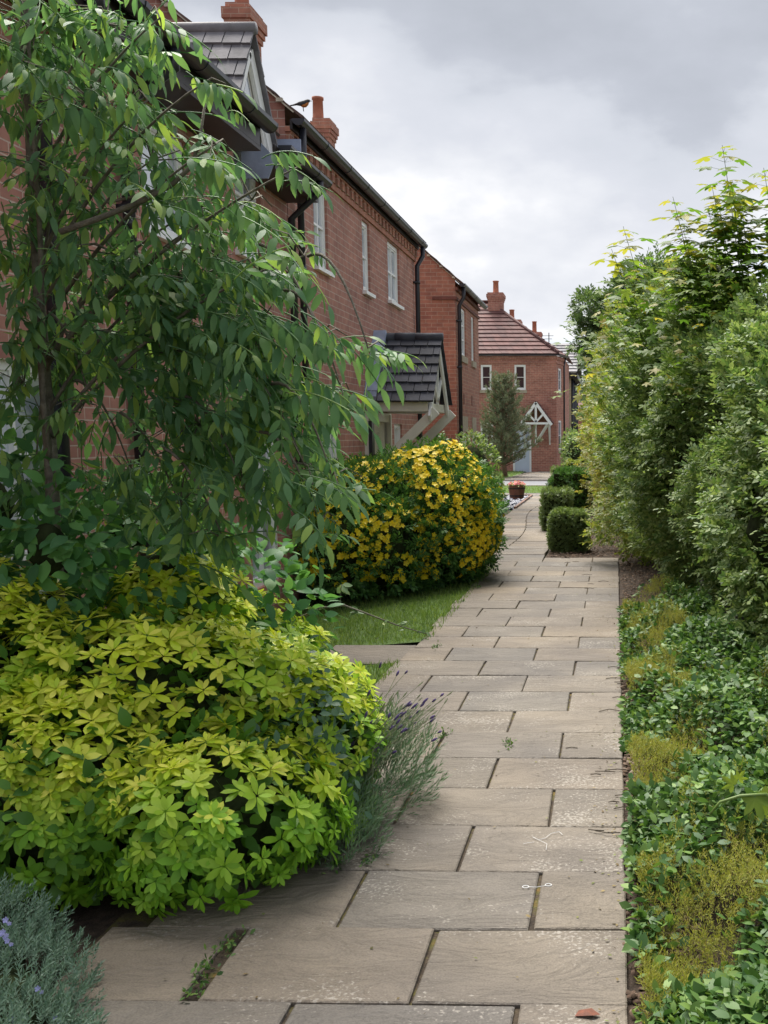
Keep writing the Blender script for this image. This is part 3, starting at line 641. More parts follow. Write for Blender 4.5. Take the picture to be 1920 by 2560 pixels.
    po = m.build('porch', 'cream', root); po['label'] = 'porch canopy with dark slates and cream braces'
    m = MB()
    for sgn, y in ((-1, yn), (1, yf)):
        m.beam((xo + .03, y + sgn * .075, ze - .09), (xo + .03, yc + sgn * .012, za - .05), .03, .11, (1, 0, 0))
    m.beam((xo + .005, yc, ze + .1), (xo + .005, yc, za - .1), .03, .06, (1, 0, 0))
    for sgn in (-1, 1): m.beam((xo + .005, yc, ze + .14), (xo + .005, yc + sgn * .34, ze + .46), .03, .05, (1, 0, 0))
    m.build('bargeboard', 'white', po)
    m = MB()
    for sgn, y, sd in ((-1, yn, 21), (1, yf, 22)):
        courses(m, (WX, y + sgn * .10, ze + .11), (xo + .085, y + sgn * .10, ze + .11), (xo + .085, yc, za + .06), (WX, yc, za + .06), 7, .17, .018, .016, seed=sd)
    m.build('slates', 'slate', po)
    m = MB(); 
    for i in range(3): m.tube([(WX + .267 * i + .003, yc, za + .07), (WX + .267 * (i + 1) + .10 * (i == 2), yc, za + .07)], .066 if i % 2 else .062, 12)
    m.build('ridge_tile', 'slate', po, True)
    m = MB(); m.prism([(WX + .002, yn - .16, ze + .06), (WX + .002, yn - .1, ze + .06), (WX + .002, yc - .02, za + .14), (WX + .002, yc - .08, za + .16)], (.16, 0, 0)); m.build('flashing', 'lead', po)
    chimney(root, -5.36, -5.10, 16.0, 16.6, 5.2, 7.52, [(-5.26, 16.3)], poth=.5, potr=.10)
    return root
house_mid()

def house_third():
    root = thing('terraced_house', (-3.1, 24, 0), 'third brick house along the row, its plain gable end facing the camera', 'house')
    X3 = -3.1; fr = FX(X3); holes = [(22.7, 23.5, 3.18, 4.15), (24.4, 24.95, 3.18, 4.15), (22.7, 23.5, .5, 1.62), (24.4, 24.95, .5, 1.62)]
    mb = MB(); wall(mb, fr, 22.0, 25.7, -.3, 4.45, holes, .09); wall(mb, FY(22.0), -9.9, X3, -.3, 4.45); wall(mb, FY(25.7), -9.9, X3, -.3, 4.45)
    for y in (22.0, 25.7): mb.add([(-9.9, y, 4.45), (X3, y, 4.45), (X3, y, 4.61), (-6.5, y, 7.55), (-9.9, y, 4.61)], [(0, 1, 2, 3, 4)])
    mb.build('wall', 'brick_orange', root)
    m = MB(); m.box(X3 + .001, X3 + .03, 21.97, 25.72, 4.2, 4.26); m.box(X3 + .001, X3 + .05, 21.97, 25.72, 4.38, 4.44); m.box(X3 - .45, X3 + .03, 21.965, 21.999, 4.2, 4.26); m.build('brick_corbel', 'brick_dark', root)
    m = MB(); courses(m, (-2.96, 21.93, 4.5), (-2.96, 25.76, 4.5), (-6.5, 25.76, 7.58), (-6.5, 21.93, 7.58), 14, .3, seed=31)
    courses(m, (-10.1, 21.93, 4.5), (-10.1, 25.76, 4.5), (-6.5, 25.76, 7.58), (-6.5, 21.93, 7.58), 14, .3, seed=32); rf = m.build('roof', 'tile_brown', root)
    m = MB(); verge(m, 21.98, -3.0, 4.52, -6.4, 7.46, 14); m.beam((-3.0, 21.97, 4.515), (-6.4, 21.97, 7.455), .02, .012); m.build('verge_mortar', 'lime', rf)['kind'] = 'stuff'
    m = MB(); gutter(m, (-2.95, 21.93, 4.5), (-2.95, 25.78, 4.5), .062); m.build('gutter', 'black', root)
    downpipe(root, [(-2.95, 22.1, 4.45), (-2.95, 22.1, 4.25), (-3.04, 22.1, 4.1), (-3.04, 22.1, -.1)], .04, [(-3.04, 22.1, 3.8), (-3.04, 22.1, 2.9), (-3.04, 22.1, 1.6)])
    for h, (a, b_) in zip(holes, ((1, 2), (0, 0), (2, 0), (1, 0))): window(root, fr, *h, nv=a, nh=b_, rev=.06, sill='sand_stone')
    for a, b_ in ((22.7, 23.5), (24.4, 24.95)):
        m = MB(); m.box(X3 + .001, X3 + .012, a - .08, b_ + .08, 1.63, 1.95); m.build('lintel', 'sand_stone', root)
    
    for a in (23.0, 24.3): m = MB(); m.box(X3 + .001, X3 + .01, a, a + .07, 2.2, 2.42); m.build('air_brick', 'brick_dark', root)
    m = MB(); m.box(-3.52, -3.46, 21.97, 21.999, 3.1, 3.18); m.build('vent', 'sand_stone', root)
    chimney(root, -6.30, -6.0, 24.0, 24.5, 6.3, 8.18, [(-6.27, 24.2)], poth=.48, potr=.115)
house_third()

def house_end():
    root = thing('end_house', (-4, 49, 0), 'red brick house closing the view, with plum red hipped roof and white gabled porch', 'house')
    fr = FY(48.0); holes = [(-5.71, -5.24, 3.50, 4.57), (-4.26, -3.77, 3.50, 4.57), (-5.75, -5.2, .95, 2.1), (-4.35, -3.55, -.2, 2.0)]
    mb = MB(); wall(mb, fr, -11, -2.45, -.2, 4.95, holes, .1)
    d = nrm(V(.27, 1.6, 0)); fc = frame((-2.45, 48.0, 0), d, (d[1], -d[0], 0)); ch = [(.42, 1.05, 3.45, 4.45), (.42, 1.05, .9, 2.2)]
    wall(mb, fc, 0, 1.62, -.2, 4.95, ch, .09); wall(mb, FX(-2.18), 49.6, 55, -.2, 4.95); wall(mb, FX(-11), 48, 55, -.2, 4.95); mb.build('wall', 'brick_far', root)
    m = MB(); m.ob(fr, -11, -2.44, 0, .03, 4.62, 4.70); m.ob(fr, -11, -2.43, 0, .045, 4.80, 4.94); m.ob(fc, -.0, 1.62, .0, .03, 4.62, 4.70); m.ob(fc, 0, 1.62, 0, .045, 4.80, 4.94); m.build('brick_corbel', 'brick_far', root)
    m = MB(); ez = 5.0
    courses(m, (-11.3, 47.85, ez), (-2.38, 47.85, ez), (-5.6, 51.2, 7.55), (-11.3, 51.2, 7.55), 13, .3, .03, .03, seed=41)
    courses(m, (-2.38, 47.85, ez), (-2.02, 49.6, ez), (-5.6, 51.2, 7.55), (-5.58, 51.2, 7.55), 13, .3, .03, .03, seed=42)
    courses(m, (-2.02, 49.6, ez), (-2.02, 55.1, ez), (-5.58, 51.25, 7.55), (-5.6, 51.2, 7.55), 13, .3, .03, .03, seed=43); rf = m.build('roof', 'tile_red', root)
    m = MB(); m.tube([(-2.36, 47.85, ez + .06), (-5.6, 51.2, 7.6)], .07, 8); m.tube([(-11.3, 51.2, 7.6), (-5.6, 51.2, 7.6)], .08, 8); m.build('ridge_tile', 'tile_red', rf, True)
    m = MB(); gutter(m, (-11.3, 47.83, 5.0), (-2.36, 47.83, 5.0), .06); gutter(m, (-2.34, 47.85, 5.0), (-2.03, 49.62, 5.0), .06); m.build('gutter', 'black', root)
    downpipe(root, [(-2.12, 49.5, 4.95), (-2.18, 49.45, 4.6), (-2.18, 49.45, -.1)], .04, [(-2.18, 49.45, 2.6)])
    for h, n in ((holes[0], (0, 1)), (holes[1], (0, 1)), (holes[2], (1, 1))): window(root, fr, *h, nv=n[0], nh=n[1], rev=.05, sill='sand_stone', pane='glass_dark', fw=.065)
    for h in ch: window(root, fc, *h, nv=0, nh=1, rev=.05, sill='sand_stone', pane='glass_dark', fw=.065)
    m = MB(); m.ob(fr, -4.35, -4.27, -.08, .01, -.1, 2.0); m.ob(fr, -3.63, -3.55, -.08, .01, -.1, 2.0); m.ob(fr, -4.27, -3.63, -.08, .008, 1.9, 2.0); m.build('door_frame', 'white', root)
    m = MB(); m.ob(fr, -4.265, -3.635, -.078, -.04, -.1, 1.89); m.build('door', 'door_blue', root)
    # gabled porch on braces
    xl, xr, yo, ze, za = -3.90, -2.66, 47.1, 2.06, 2.93; xc = (xl + xr) / 2; m = MB()
    for x in (xl + .08, xr - .08):
        m.beam((x, 48, ze), (x, yo, ze), .06, .1); m.beam((x, 47.97, 1.15), (x, 47.97, ze), .06, .08, (1, 0, 0)); m.beam((x, 47.93, 1.25), (x, yo + .1, ze - .03), .06, .09, (1, 0, 0))
    m.beam((xc - .06, 47.9, 1.2), (xr - .12, 47.15, ze - .03), .09, .09)
    m.beam((xc - .06, 47.93, 1.15), (xc - .06, 47.93, ze - .02), .08, .08, (1, 0, 0))
    po = m.build('porch', 'white', root); m = MB()
    for s, x in ((-1, xl), (1, xr)): m.beam((x + s * .05, yo - .03, ze - .07), (xc - s * .01, yo - .03, za), .12, .04, (0, 0, 1)); m.beam((xc, yo - .02, ze + .05), (xc + s * .34, yo - .02, ze + .42), .08, .03, (0, 0, 1))
    m.beam((xc, yo - .02, ze), (xc, yo - .02, za - .1), .09, .03, (1, 0, 0)); m.beam((xl + .08, yo - .021, ze), (xr - .08, yo - .021, ze), .09, .03, (0, 0, 1)); m.build('bargeboard', 'white', po)
    m = MB()
    for s, x, sd in ((-1, xl, 51), (1, xr, 52)): courses(m, (x + s * .09, yo - .04, ze), (x + s * .09, 48, ze), (xc, 48, za + .07), (xc, yo - .04, za + .07), 5, .25, .02, .02, seed=sd)
    m.build('tiles', 'tile_red', po)
    chimney(root, -5.65, -5.0, 50.6, 51.3, 6.4, 7.95, [(-5.33, 50.95)], 'brick_far', .13, .55)
house_end()

def house_back():
    root = thing('distant_house', (-8, 70, 0), 'distant brick house behind the end house, only its two chimneys showing over the roof', 'house')
    mb = MB(); mb.box(-14, -4.3, 66, 76, -.2, 5.0); mb.build('wall', 'brick_far', root)
    m = MB(); courses(m, (-14.2, 65.8, 5), (-4.1, 65.8, 5), (-4.1, 71, 7.2), (-14.2, 71, 7.2), 12, .5, seed=61); courses(m, (-14.2, 76.2, 5), (-4.1, 76.2, 5), (-4.1, 71, 7.2), (-14.2, 71, 7.2), 12, .5, seed=62); m.build('roof', 'tile_red', root)
    chimney(root, -6.2, -5.5, 66.2, 66.9, 5.0, 8.35, [(-6.02, 66.5)], 'brick_far', .15, .6); chimney(root, -5.5, -4.75, 73.5, 74.2, 5.0, 8.3, [(-5.2, 73.8)], 'brick_far', .15, .7)
    m = MB(); m.tube([(-4.2, 73, 6), (-4.2, 73, 8.2)], .03, 6); m.beam((-4.6, 73, 8.0), (-3.9, 73, 8.0), .03, .03); m.beam((-4.5, 73, 7.8), (-4.0, 73, 7.8), .03, .03); m.build('aerial', 'black', root)
    root = thing('stone_house', (-4, 64, 0), 'buff stone house with grey slates in the gap between end house and hedge', 'house')
    fr = FY(62.0); mb = MB(); mb.box(-9, -2.36, 62, 72, -.2, 5.1); mb.add([(-2.36, 62, 5.1), (-2.36, 72, 5.1), (-2.36, 67, 6.9)], [(0, 1, 2)]); mb.build('wall', 'stone', root)
    m = MB(); courses(m, (-9.2, 61.7, 5.0), (-2.0, 61.7, 5.0), (-2.0, 67, 7.0), (-9.2, 67, 7.0), 10, .5, .04, .04, seed=63); courses(m, (-9.2, 72.3, 5.0), (-2.0, 72.3, 5.0), (-2.0, 67, 7.0), (-9.2, 67, 7.0), 10, .5, seed=64); m.build('roof', 'slate_light', root)
    m = MB(); m.box(-9, -2.0, 61.66, 61.72, 4.75, 4.98); m.box(-2.36, -1.98, 61.72, 72, 4.7, 4.95); m.build('eaves', 'soffit', root)
    for y, x in ((62.6, -2.3), (64.5, -2.27), (67, -2.27), (70, -2.27)): downpipe(root, [(x, y, 4.8), (x, y, -.1)], .07)
    m = MB()
    for y in (63.2, 65.3, 68): m.box(-2.358, -2.33, y, y + 1.0, .6, 4.2)
    m.build('window', 'glass_dark', root)
    root = thing('brick_garage', (-1.4, 85, 0), 'low red brick building far off, just showing between stone house and hedge', 'building')
    mb = MB(); mb.box(-2.9, 0, 85, 92, -.1, 3.6); mb.build('wall', 'brick_far', root); m = MB(); courses(m, (-3.1, 84.8, 3.6), (.2, 84.8, 3.6), (.2, 88, 5.4), (-3.1, 88, 5.4), 8, .5, seed=65); m.build('roof', 'tile_red', root)
    b = thing('wheelie_bin', (-2.05, 50, 0), 'dark wheelie bin with teal lid at the corner of the end house', 'bin')
    m = MB(); m.prism([(-2.2, 49.8, .08), (-1.85, 49.8, .08), (-1.8, 49.8, 1.0), (-2.24, 49.8, 1.0)], (0, .5, 0)); m.build('body', 'black', b)
    m = MB(); m.prism([(-2.27, 49.74, 1.002), (-1.77, 49.74, 1.002), (-1.8, 49.74, 1.07), (-2.24, 49.74, 1.07)], (0, .6, 0)); m.build('lid', plain('teal_plastic', (.02, .22, .24), .5, .1), b)
    for x in (-2.22, -1.85):
        m = MB(); m.tube([(x, 50.3, .1), (x + .05, 50.3, .1)], .1, 12); m.build('wheel', 'black', b)
house_back()

# ------------------------------------------------------------------ leaf templates
LEAFLET = [leaf_t(3, .17, .06, d, .42) for d in (.12, .35, .5)]
BROAD = [leaf_t(3, .30, .08, d, .42) for d in (.1, .3)]
LANCE = [leaf_t(2, .2, .1, d, .5) for d in (.05, .3)]
OVAL = [leaf_t(2, .27, .08, .1, .55), leaf_t(2, .24, .05, .3, .5)]
DIA = [simple_t(.27), simple_t(.34)]
def ash_compound(n_pairs, arch, hang):
    parts = []; pts = []
    for i in range(9):
        t = i / 8; pts.append(V(0, t, -arch * t * t))
    mb = MB(); mb.tube(pts, [.012] * 9, 3, False); parts.append((np.array(mb.v), mb.f))
    for i in range(n_pairs):
        t = .25 + .68 * i / n_pairs; p = V(0, t, -arch * t * t); s = .36 * (1 - .25 * abs(t - .6)) * random.uniform(.9, 1.12)
        for sg in (-1, 1):
            d = V(sg * (1 - .45 * hang), .42 + random.uniform(-.1, .1), -hang * random.uniform(.8, 1.5)); parts.append(xf_t(random.choice(LEAFLET), d, V(sg * .35, .15 + random.uniform(-.3, .3), 1), s, p))
    parts.append(xf_t(LEAFLET[1], V(0, 1, -2 * arch), V(0, .3, 1), .40, pts[-1])); return join_t(parts)
ASH = [ash_compound(*a) for a in ((3, .18, .3), (4, .3, .65), (4, .42, 1.0), (3, .5, 1.2), (4, .22, .8))]
def rosette():
    parts = []; n = random.randint(10, 13)
    for i in range(n):
        a = i * 2.4 + random.uniform(-.2, .2); t = i / n; el = 1.15 - 1.25 * (1 - t) ** .8 if False else (-.15 + .95 * t)
        d = V(math.cos(a) * math.cos(el), math.sin(a) * math.cos(el), math.sin(el)); L_ = (1.0 - .42 * t) * random.uniform(.85, 1.1)
        parts.append(xf_t(leaf_t(3, .20, .05, random.uniform(.05, .25), .62), d, V(-math.cos(a) * math.sin(el), -math.sin(a) * math.sin(el), math.cos(el)), L_, d * .06))
    v, f = join_t(parts); v = v[:, [0, 2, 1]] * V(1, 1, 1); return v, [q[::-1] for q in f]     # axis along +Y
ROS = [rosette() for _ in range(6)]
def sprig(n, L_, w, spread, tip=True):
    """short shoot along +Y with n small leaves"""
    parts = []
    for i in range(n):
        a = i * 2.4; t = (i + .5) / n; el = .45 + .7 * t
        d = V(math.cos(a) * math.cos(el) * spread, math.sin(el) + .15, math.sin(a) * math.cos(el) * spread); parts.append(xf_t(leaf_t(1, w, .03, .05, .5), d, V(-math.cos(a), .6, -math.sin(a)), L_, V(0, t, 0)))
    return join_t(parts)
RSM = [sprig(20, .30, .13, 1.0), sprig(24, .27, .13, 1.1)]
LVS = [sprig(12, .42, .06, .6), sprig(14, .4, .06, .7)]
def twiglet(n, w=.26, L_=.5):
    parts = []
    for i in range(n):
        t = .12 + .85 * i / n; sg = 1 if i % 2 else -1; d = V(sg * random.uniform(.5, 1), random.uniform(.5, .9), random.uniform(-.25, .4))
        parts.append(xf_t(random.choice([leaf_t(1, w, .06, .1, .5), leaf_t(1, w * .85, .05, .25, .5)]), d, V(random.uniform(-.4, .4), -.1, 1), L_ * random.uniform(.7, 1.15), V(0, t, random.uniform(-.04, .04))))
    parts.append(xf_t(leaf_t(1, w, .06, .1, .5), V(0, 1, .1), V(0, 0, 1), L_ * .8, V(0, .97, 0))); return join_t(parts)
TWG = [twiglet(8), twiglet(9), twiglet(7, .3)]
TWL = [twiglet(7, .2, .55), twiglet(8, .22, .5)]
def maple_t():
    lobes = [(90, 1.0), (38, .88), (142, .88), (-20, .6), (200, .6)]; outl = []; ang = []
    pts = [(-70, .18), (-40, .42), (-20, .60), (0, .50), (14, .42), (26, .66), (38, .88), (50, .64), (64, .40), (76, .72), (90, 1.0)]
    pts = pts + [(180 - a, r) for a, r in pts[-2::-1]]
    v = [(0, 0, 0)] + [(r * math.cos(R(a)), r * math.sin(R(a)) + 0, -.22 * r * r + random.uniform(-.03, .03)) for a, r in pts]
    f = [(0, i, i + 1) for i in range(1, len(v) - 1)]; return np.array(v) * V(.62, .62, .62) + V(0, .12, 0), f
MAP = [maple_t(), maple_t(), maple_t()]
def flower5(open_=.35):
    parts = []
    for i in range(5):
        a = i * 2 * math.pi / 5; d = V(math.cos(a), open_, math.sin(a)); parts.append(xf_t((np.array([(0, 0, 0), (-.24, .35, .0), (-.36, .75, .05), (-.08, 1, .0), (.36, .7, .05), (.22, .3, 0)]), [(0, 5, 4, 3, 2, 1)]), d, V(-math.cos(a) * .35, 1, -math.sin(a) * .35), .5, (0, 0, 0)))
    return join_t(parts)
FL = [flower5(.25), flower5(.5), flower5(.15)]
def needles():
    parts = []
    for i in range(16):
        a = i * 2.4; t = i / 16; d = V(math.cos(a) * .75, .8, math.sin(a) * .75); parts.append((np.array([(-.012, 0, 0), (.012, 0, 0), (0, .42, 0)]) @ np.eye(3) , [(0, 1, 2)])); parts[-1] = xf_t(parts[-1], d, V(.2, .1, 1), 1.0, V(0, t * .8, 0))
    return join_t(parts)
NDL = [needles(), needles()]

# ------------------------------------------------------------------ ash tree on the left
def at(u, v, y):                                   # design helper: metres at distance y from measurements taken on the photograph
    p, a = R(6.884), R(1.096); f = V(-math.sin(a) * math.cos(p), math.cos(a) * math.cos(p), -math.sin(p)); r = V(math.cos(a), math.sin(a), 0); up = np.cross(r, f)
    d = f + r * ((u - 1480) / 2750) - up * ((v - 1420) / 2750); return V(0, 0, 1.56) + d * (y / d[1])
def ash():
    root = thing('ash_tree', (-2.31, 4.5, 0), 'young ash tree with drooping feathery leaves in front of the nearest house', 'tree')
    t = MB(); base = V(-2.31, 4.5, -.05)
    t.tube([base, V(-2.32, 4.5, .8), V(-2.31, 4.5, 1.45), V(-2.33, 4.52, 2.1), V(-2.345, 4.55, 2.9), V(-2.36, 4.6, 3.5), V(-2.34, 4.6, 4.1)], [.034, .03, .027, .022, .017, .013, .007], 8)
    tr = t.build('trunk', 'bark', root, True); t = MB()
    t.tube([V(-2.31, 4.5, 1.35), V(-2.30, 4.45, 1.7), V(-2.24, 4.38, 2.3), V(-2.22, 4.34, 3.0), V(-2.19, 4.3, 3.7)], [.012, .012, .010, .007, .004], 8)
    t.build('trunk', 'bark', root, True)
    # (u, v, ru, rv, depth, weight, branch from height)
    Ls = [(90, 90, 130, 120, 4.5, 1.0), (270, 60, 130, 90, 4.4, 1.0), (400, 45, 90, 45, 4.2, .35), (70, 300, 90, 110, 4.7, .45), (230, 250, 150, 90, 4.3, .9),
          (370, 250, 120, 60, 4.1, .35), (170, 450, 150, 90, 4.4, .8), (380, 400, 150, 80, 4.2, .95), (540, 360, 75, 50, 4.0, .40), (530, 195, 40, 20, 3.9, .12), (90, 620, 140, 110, 4.7, .9),
          (300, 640, 150, 90, 4.4, .9), (500, 520, 150, 90, 4.3, 1.2), (630, 500, 70, 60, 4.2, .7), (760, 410, 40, 35, 4.0, .15), (480, 700, 190, 110, 4.4, 1.5),
          (650, 680, 95, 90, 4.2, 1.0), (760, 640, 40, 60, 4.0, .18), (180, 830, 160, 110, 4.6, 1.1), (420, 880, 170, 120, 4.5, 1.35), (650, 850, 150, 100, 4.3, 1.25), (800, 840, 90, 55, 4.0, .6),
          (920, 870, 50, 40, 3.9, .30), (850, 960, 60, 60, 4.0, .5), (700, 1010, 130, 110, 4.3, 1.15), (500, 1060, 150, 120, 4.5, 1.25), (830, 1190, 50, 50, 4.0, .45), (760, 1160, 90, 90, 4.1, .8),
          (800, 1310, 50, 50, 4.0, .35), (610, 1220, 110, 100, 4.3, .9), (450, 1260, 110, 100, 4.5, .9), (60, 960, 90, 120, 4.7, .6), (230, 1010, 100, 60, 4.5, .5), (330, 1180, 110, 110, 4.6, .7), (90, 1180, 90, 90, 4.7, .5), (560, 1350, 70, 50, 4.2, .4)]
    br = MB(); P = []; Dr = []; Sc = []
    for i, (u, v, ru, rv, y, w) in enumerate(Ls):
        c = at(u, v, y); rx, rz = ru / 2750 * y, rv / 2750 * y; ry = .42
        zt = min(max(c[2] - .35 - .25 * abs(c[0] + 2.31), .5), 3.4); s = V(-2.31, 4.5, max(zt, 1.5)) if v < 760 else at(max(120, u - 150), v - 230, y * .6 + 1.75); mid = (s + c) / 2 + V(0, 0, .12 + .1 * random.random())
        L_ = np.linalg.norm(c - s)
        if L_ > .25: br.tube(bez(s, mid, c, 9), np.linspace(.006 + .003 * L_, .003, 9), 5)
        n = int(4 + (16 if v < 560 and u > 300 else 27) * w * (ru * rv) / 9000)
        for j in range(n):
            d = nrm(rng.normal(size=3)); r = random.random() ** .45; q = c + d * V(rx, ry, rz) * r
            o = nrm(V(q[0] + 2.31, (q[1] - 4.5), 0) + rng.normal(size=3) * V(.5, .6, .25)); dd = nrm(o + V(0, 0, random.uniform(-.55, .35))); L0 = random.uniform(.14, .26); Dr.append(dd); Sc.append(L0); P.append(q - dd * L0 * .6)
            if j % 4 == 0: br.tube([c, (c + q) / 2 + V(0, 0, .03), q], [.004, .003, .002], 3, False)
    # the bare bent limb across the eaves
    y = 4.15; br.tube([at(150, 580, y), at(250, 545, y), at(350, 505, y), at(430, 462, y), at(480, 415, y), at(500, 350, y), at(513, 255, y)], [.012, .011, .010, .009, .008, .006, .004], 6)
    br.tube([at(270, 507, y), at(340, 490, y), at(430, 462, y)], [.006, .005, .004], 5)
    br.build('branches', 'bark', root, True)
    P = np.array(P); n = len(P); young = None
    scatter('foliage', ASH, P, np.array(Dr), rng.normal(size=(n, 3)) * .22 + V(0, 0, 1), Sc, 'ash_leaf', root)
ash()

def broad_shrub(name, loc, lobes, n, size, mat, label, cat, tm=BROAD, group=None, corez=.7, droop=.2, stem=True, hang=0., young=None, lo=.6, lump=.12):
    root = thing(name, loc, label, cat, group)
    P, Nn = lobes_pts(lobes, n, lo, 1.06, zmin=.02, lump=lump); m = len(P)
    d = nrm(Nn * .75 + rng.normal(size=(m, 3)) * .55 + V(0, 0, .25 - hang)); up = nrm(Nn + V(0, 0, .7) + rng.normal(size=(m, 3)) * .35)
    yg = None
    if young is not None: yg = young(P, Nn, m)
    scatter('foliage', tm, P, d, up, rng.uniform(*size, m), mat, root, yg)
    if corez: core(lobes, root, corez)
    if stem:
        mb = MB()
        for l in lobes:
            c = np.array(l[0]); b = np.array(loc, float) + V(random.uniform(-.1, .1), random.uniform(-.1, .1), -.1); mb.tube([b, (b + c) / 2 + V(.03, 0, .05), c], [.02, .014, .008], 6)
        mb.build('stems', 'twig', root, True)
    return root
# dark leafy shrub under the ash
broad_shrub('lilac_shrub', (-2.6, 4.9, 0), [((-2.55, 4.9, .75), (.42, .4, .55)), ((-2.05, 5.0, .75), (.4, .4, .48)), ((-1.75, 5.1, .72), (.38, .35, .42)), ((-2.75, 4.8, 1.25), (.3, .3, .42), .9), ((-2.3, 5.2, 1.12), (.32, .3, .32), .8), ((-2.62, 4.35, .95), (.28, .25, .3), .8), ((-2.2, 4.22, 1.12), (.24, .16, .34), 1.3), ((-1.95, 4.6, .98), (.3, .25, .26), .8)], 3000, (.055, .095), 'lilac_leaf',
            'dark green broad leaved shrub between the ash trunk and the golden bush', 'shrub', hang=.5, corez=.3)
def small_yellow():
    root = thing('yellow_flowering_plant', (-2.2, 5.3, 0), 'sprig of small yellow blooms half hidden behind the ash trunk', 'plant')
    c = at(310, 1340, 5.4); mb = MB()
    for k in range(5): mb.tube([V(-2.3, 5.4, 0), c + V(.05 * k - .12, 0, -.25), c + V(.07 * k - .1, 0, .02 * k)], [.006, .005, .002], 4)
    mb.build('stems', 'stem_green', root); n = 200; P = c + rng.normal(size=(n, 3)) * V(.17, .08, .14); scatter('foliage', OVAL, P, rdir(n), rdir(n) + V(0, 0, 1), rng.uniform(.03, .05, n), 'privet_leaf_light', root)
    for k, (u, v) in enumerate(((272, 1275), (283, 1283), (312, 1288), (345, 1313), (338, 1325), (322, 1350), (336, 1360), (416, 1385), (412, 1415), (320, 1300))):
        p = at(u, v, 5.25); o = scatter('flower', FL, [p], [V(0, -1, .4)], [V(1, 0, 0)], [.045], 'yellow_petal', root)
small_yellow()

# ------------------------------------------------------------------ golden bush
def choisya():
    root = thing('golden_bush', (-1.9, 4.1, 0), 'large golden yellow and lime bush spilling over the left of the path', 'bush')
    lobes = [((-1.85, 4.25, .36), (.72, .70, .55)), ((-2.6, 4.15, .42), (.70, .75, .60)), ((-1.50, 4.45, .28), (.44, .60, .42)), ((-1.22, 4.30, .28), (.28, .42, .34)),
             ((-1.45, 3.75, .25), (.42, .45, .32)), ((-1.98, 3.70, .30), (.50, .42, .38)), ((-1.78, 4.95, .42), (.38, .45, .42)), ((-1.88, 4.65, .55), (.42, .45, .46)), ((-2.35, 3.75, .27), (.42, .4, .36))]
    P, Nn = lobes_pts(lobes, 3200, .80, 1.04, zmin=.02, lump=.16); m = len(P)
    axis = nrm(Nn * .8 + V(0, 0, .45) + rng.normal(size=(m, 3)) * .22)
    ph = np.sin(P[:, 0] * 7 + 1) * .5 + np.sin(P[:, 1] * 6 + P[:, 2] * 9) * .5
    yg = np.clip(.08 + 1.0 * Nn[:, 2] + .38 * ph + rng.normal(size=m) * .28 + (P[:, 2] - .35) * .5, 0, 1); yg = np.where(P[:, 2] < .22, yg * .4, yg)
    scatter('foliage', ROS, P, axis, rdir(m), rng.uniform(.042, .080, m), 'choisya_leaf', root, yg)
    P, Nn = lobes_pts(lobes, 6500, .55, .93, zmin=.02, lump=.1); m = len(P)
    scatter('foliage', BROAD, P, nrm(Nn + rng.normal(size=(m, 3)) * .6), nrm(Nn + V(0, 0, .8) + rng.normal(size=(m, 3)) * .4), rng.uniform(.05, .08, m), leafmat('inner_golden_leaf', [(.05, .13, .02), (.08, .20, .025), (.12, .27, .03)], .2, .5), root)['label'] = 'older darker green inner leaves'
    core(lobes, root, .66, name='branches')  # added dark filler for the shade inside the bush, no real branches
choisya()
def bramble():
    root = thing('bramble_shoot', (-1.62, 5.2, .3), 'arching bramble shoot with pale leaves reaching from the golden bush over the lawn', 'bramble')
    y = 5.3; pts = [V(-1.75, 5.2, .2), at(690, 1600, y), at(730, 1553, y), at(800, 1520, y), at(860, 1513, y), at(920, 1535, y), at(990, 1562, y), at(1068, 1585, y)]
    mb = MB(); mb.tube(pts, [.007, .006, .006, .005, .005, .004, .003, .002], 6)
    for p, dz in ((at(850, 1512, y), .10),): mb.tube([p, p + V(.01, 0, dz)], [.003, .002], 4)
    mb.build('stem', 'bark', root, True)
    P = []; Dd = []; Sc = []
    for q, s in ((at(780, 1522, y), .055), (at(790, 1530, y), .05), (at(856, 1462, y), .05), (at(850, 1470, y), .055), (at(885, 1528, y), .05), (at(895, 1530, y), .045), (at(700, 1585, y), .05), (at(960, 1555, y), .035), (at(1000, 1560, y), .04), (at(1010, 1575, y), .035), (at(1040, 1580, y), .03), (at(1065, 1580, y), .035), (at(770, 1560, y), .05)):
        for k in range(3): P.append(q); Dd.append(V(random.uniform(-1, 1), random.uniform(-.5, .5), random.uniform(-.5, .5))); Sc.append(s * random.uniform(.8, 1.1))
    scatter('foliage', BROAD, P, Dd, rng.normal(size=(len(P), 3)) * .4 + V(0, -.4, 1), Sc, leafmat('bramble_leaf', [(.16, .24, .12), (.10, .18, .07), (.25, .33, .08)], .3, .4), root)
    # greyish rose foliage growing through the golden bush
    root = thing('rose_briar', (-1.25, 4.1, 0), 'grey green briar leaves growing through the right side of the golden bush', 'briar')
    n = 420; c = V(-1.16, 4.02, .40); P = c + rng.normal(size=(n, 3)) * V(.10, .10, .17); P[:, 0] = np.maximum(P[:, 0], -1.4)
    scatter('foliage', OVAL, P, rng.normal(size=(n, 3)) + V(.6, -.3, .1), rng.normal(size=(n, 3)) * .5 + V(.3, -.2, 1), rng.uniform(.035, .055, n), leafmat('rose_leaf', [(.045, .11, .06), (.07, .15, .08), (.11, .19, .12)], .2, .35), root)
    mb = MB()
    for k in range(6): mb.tube([V(-1.25, 4.1, 0), V(-1.2, 4.0, .3), P[k]], [.006, .005, .002], 5)
    mb.build('stems', 'stem_green', root)
bramble()

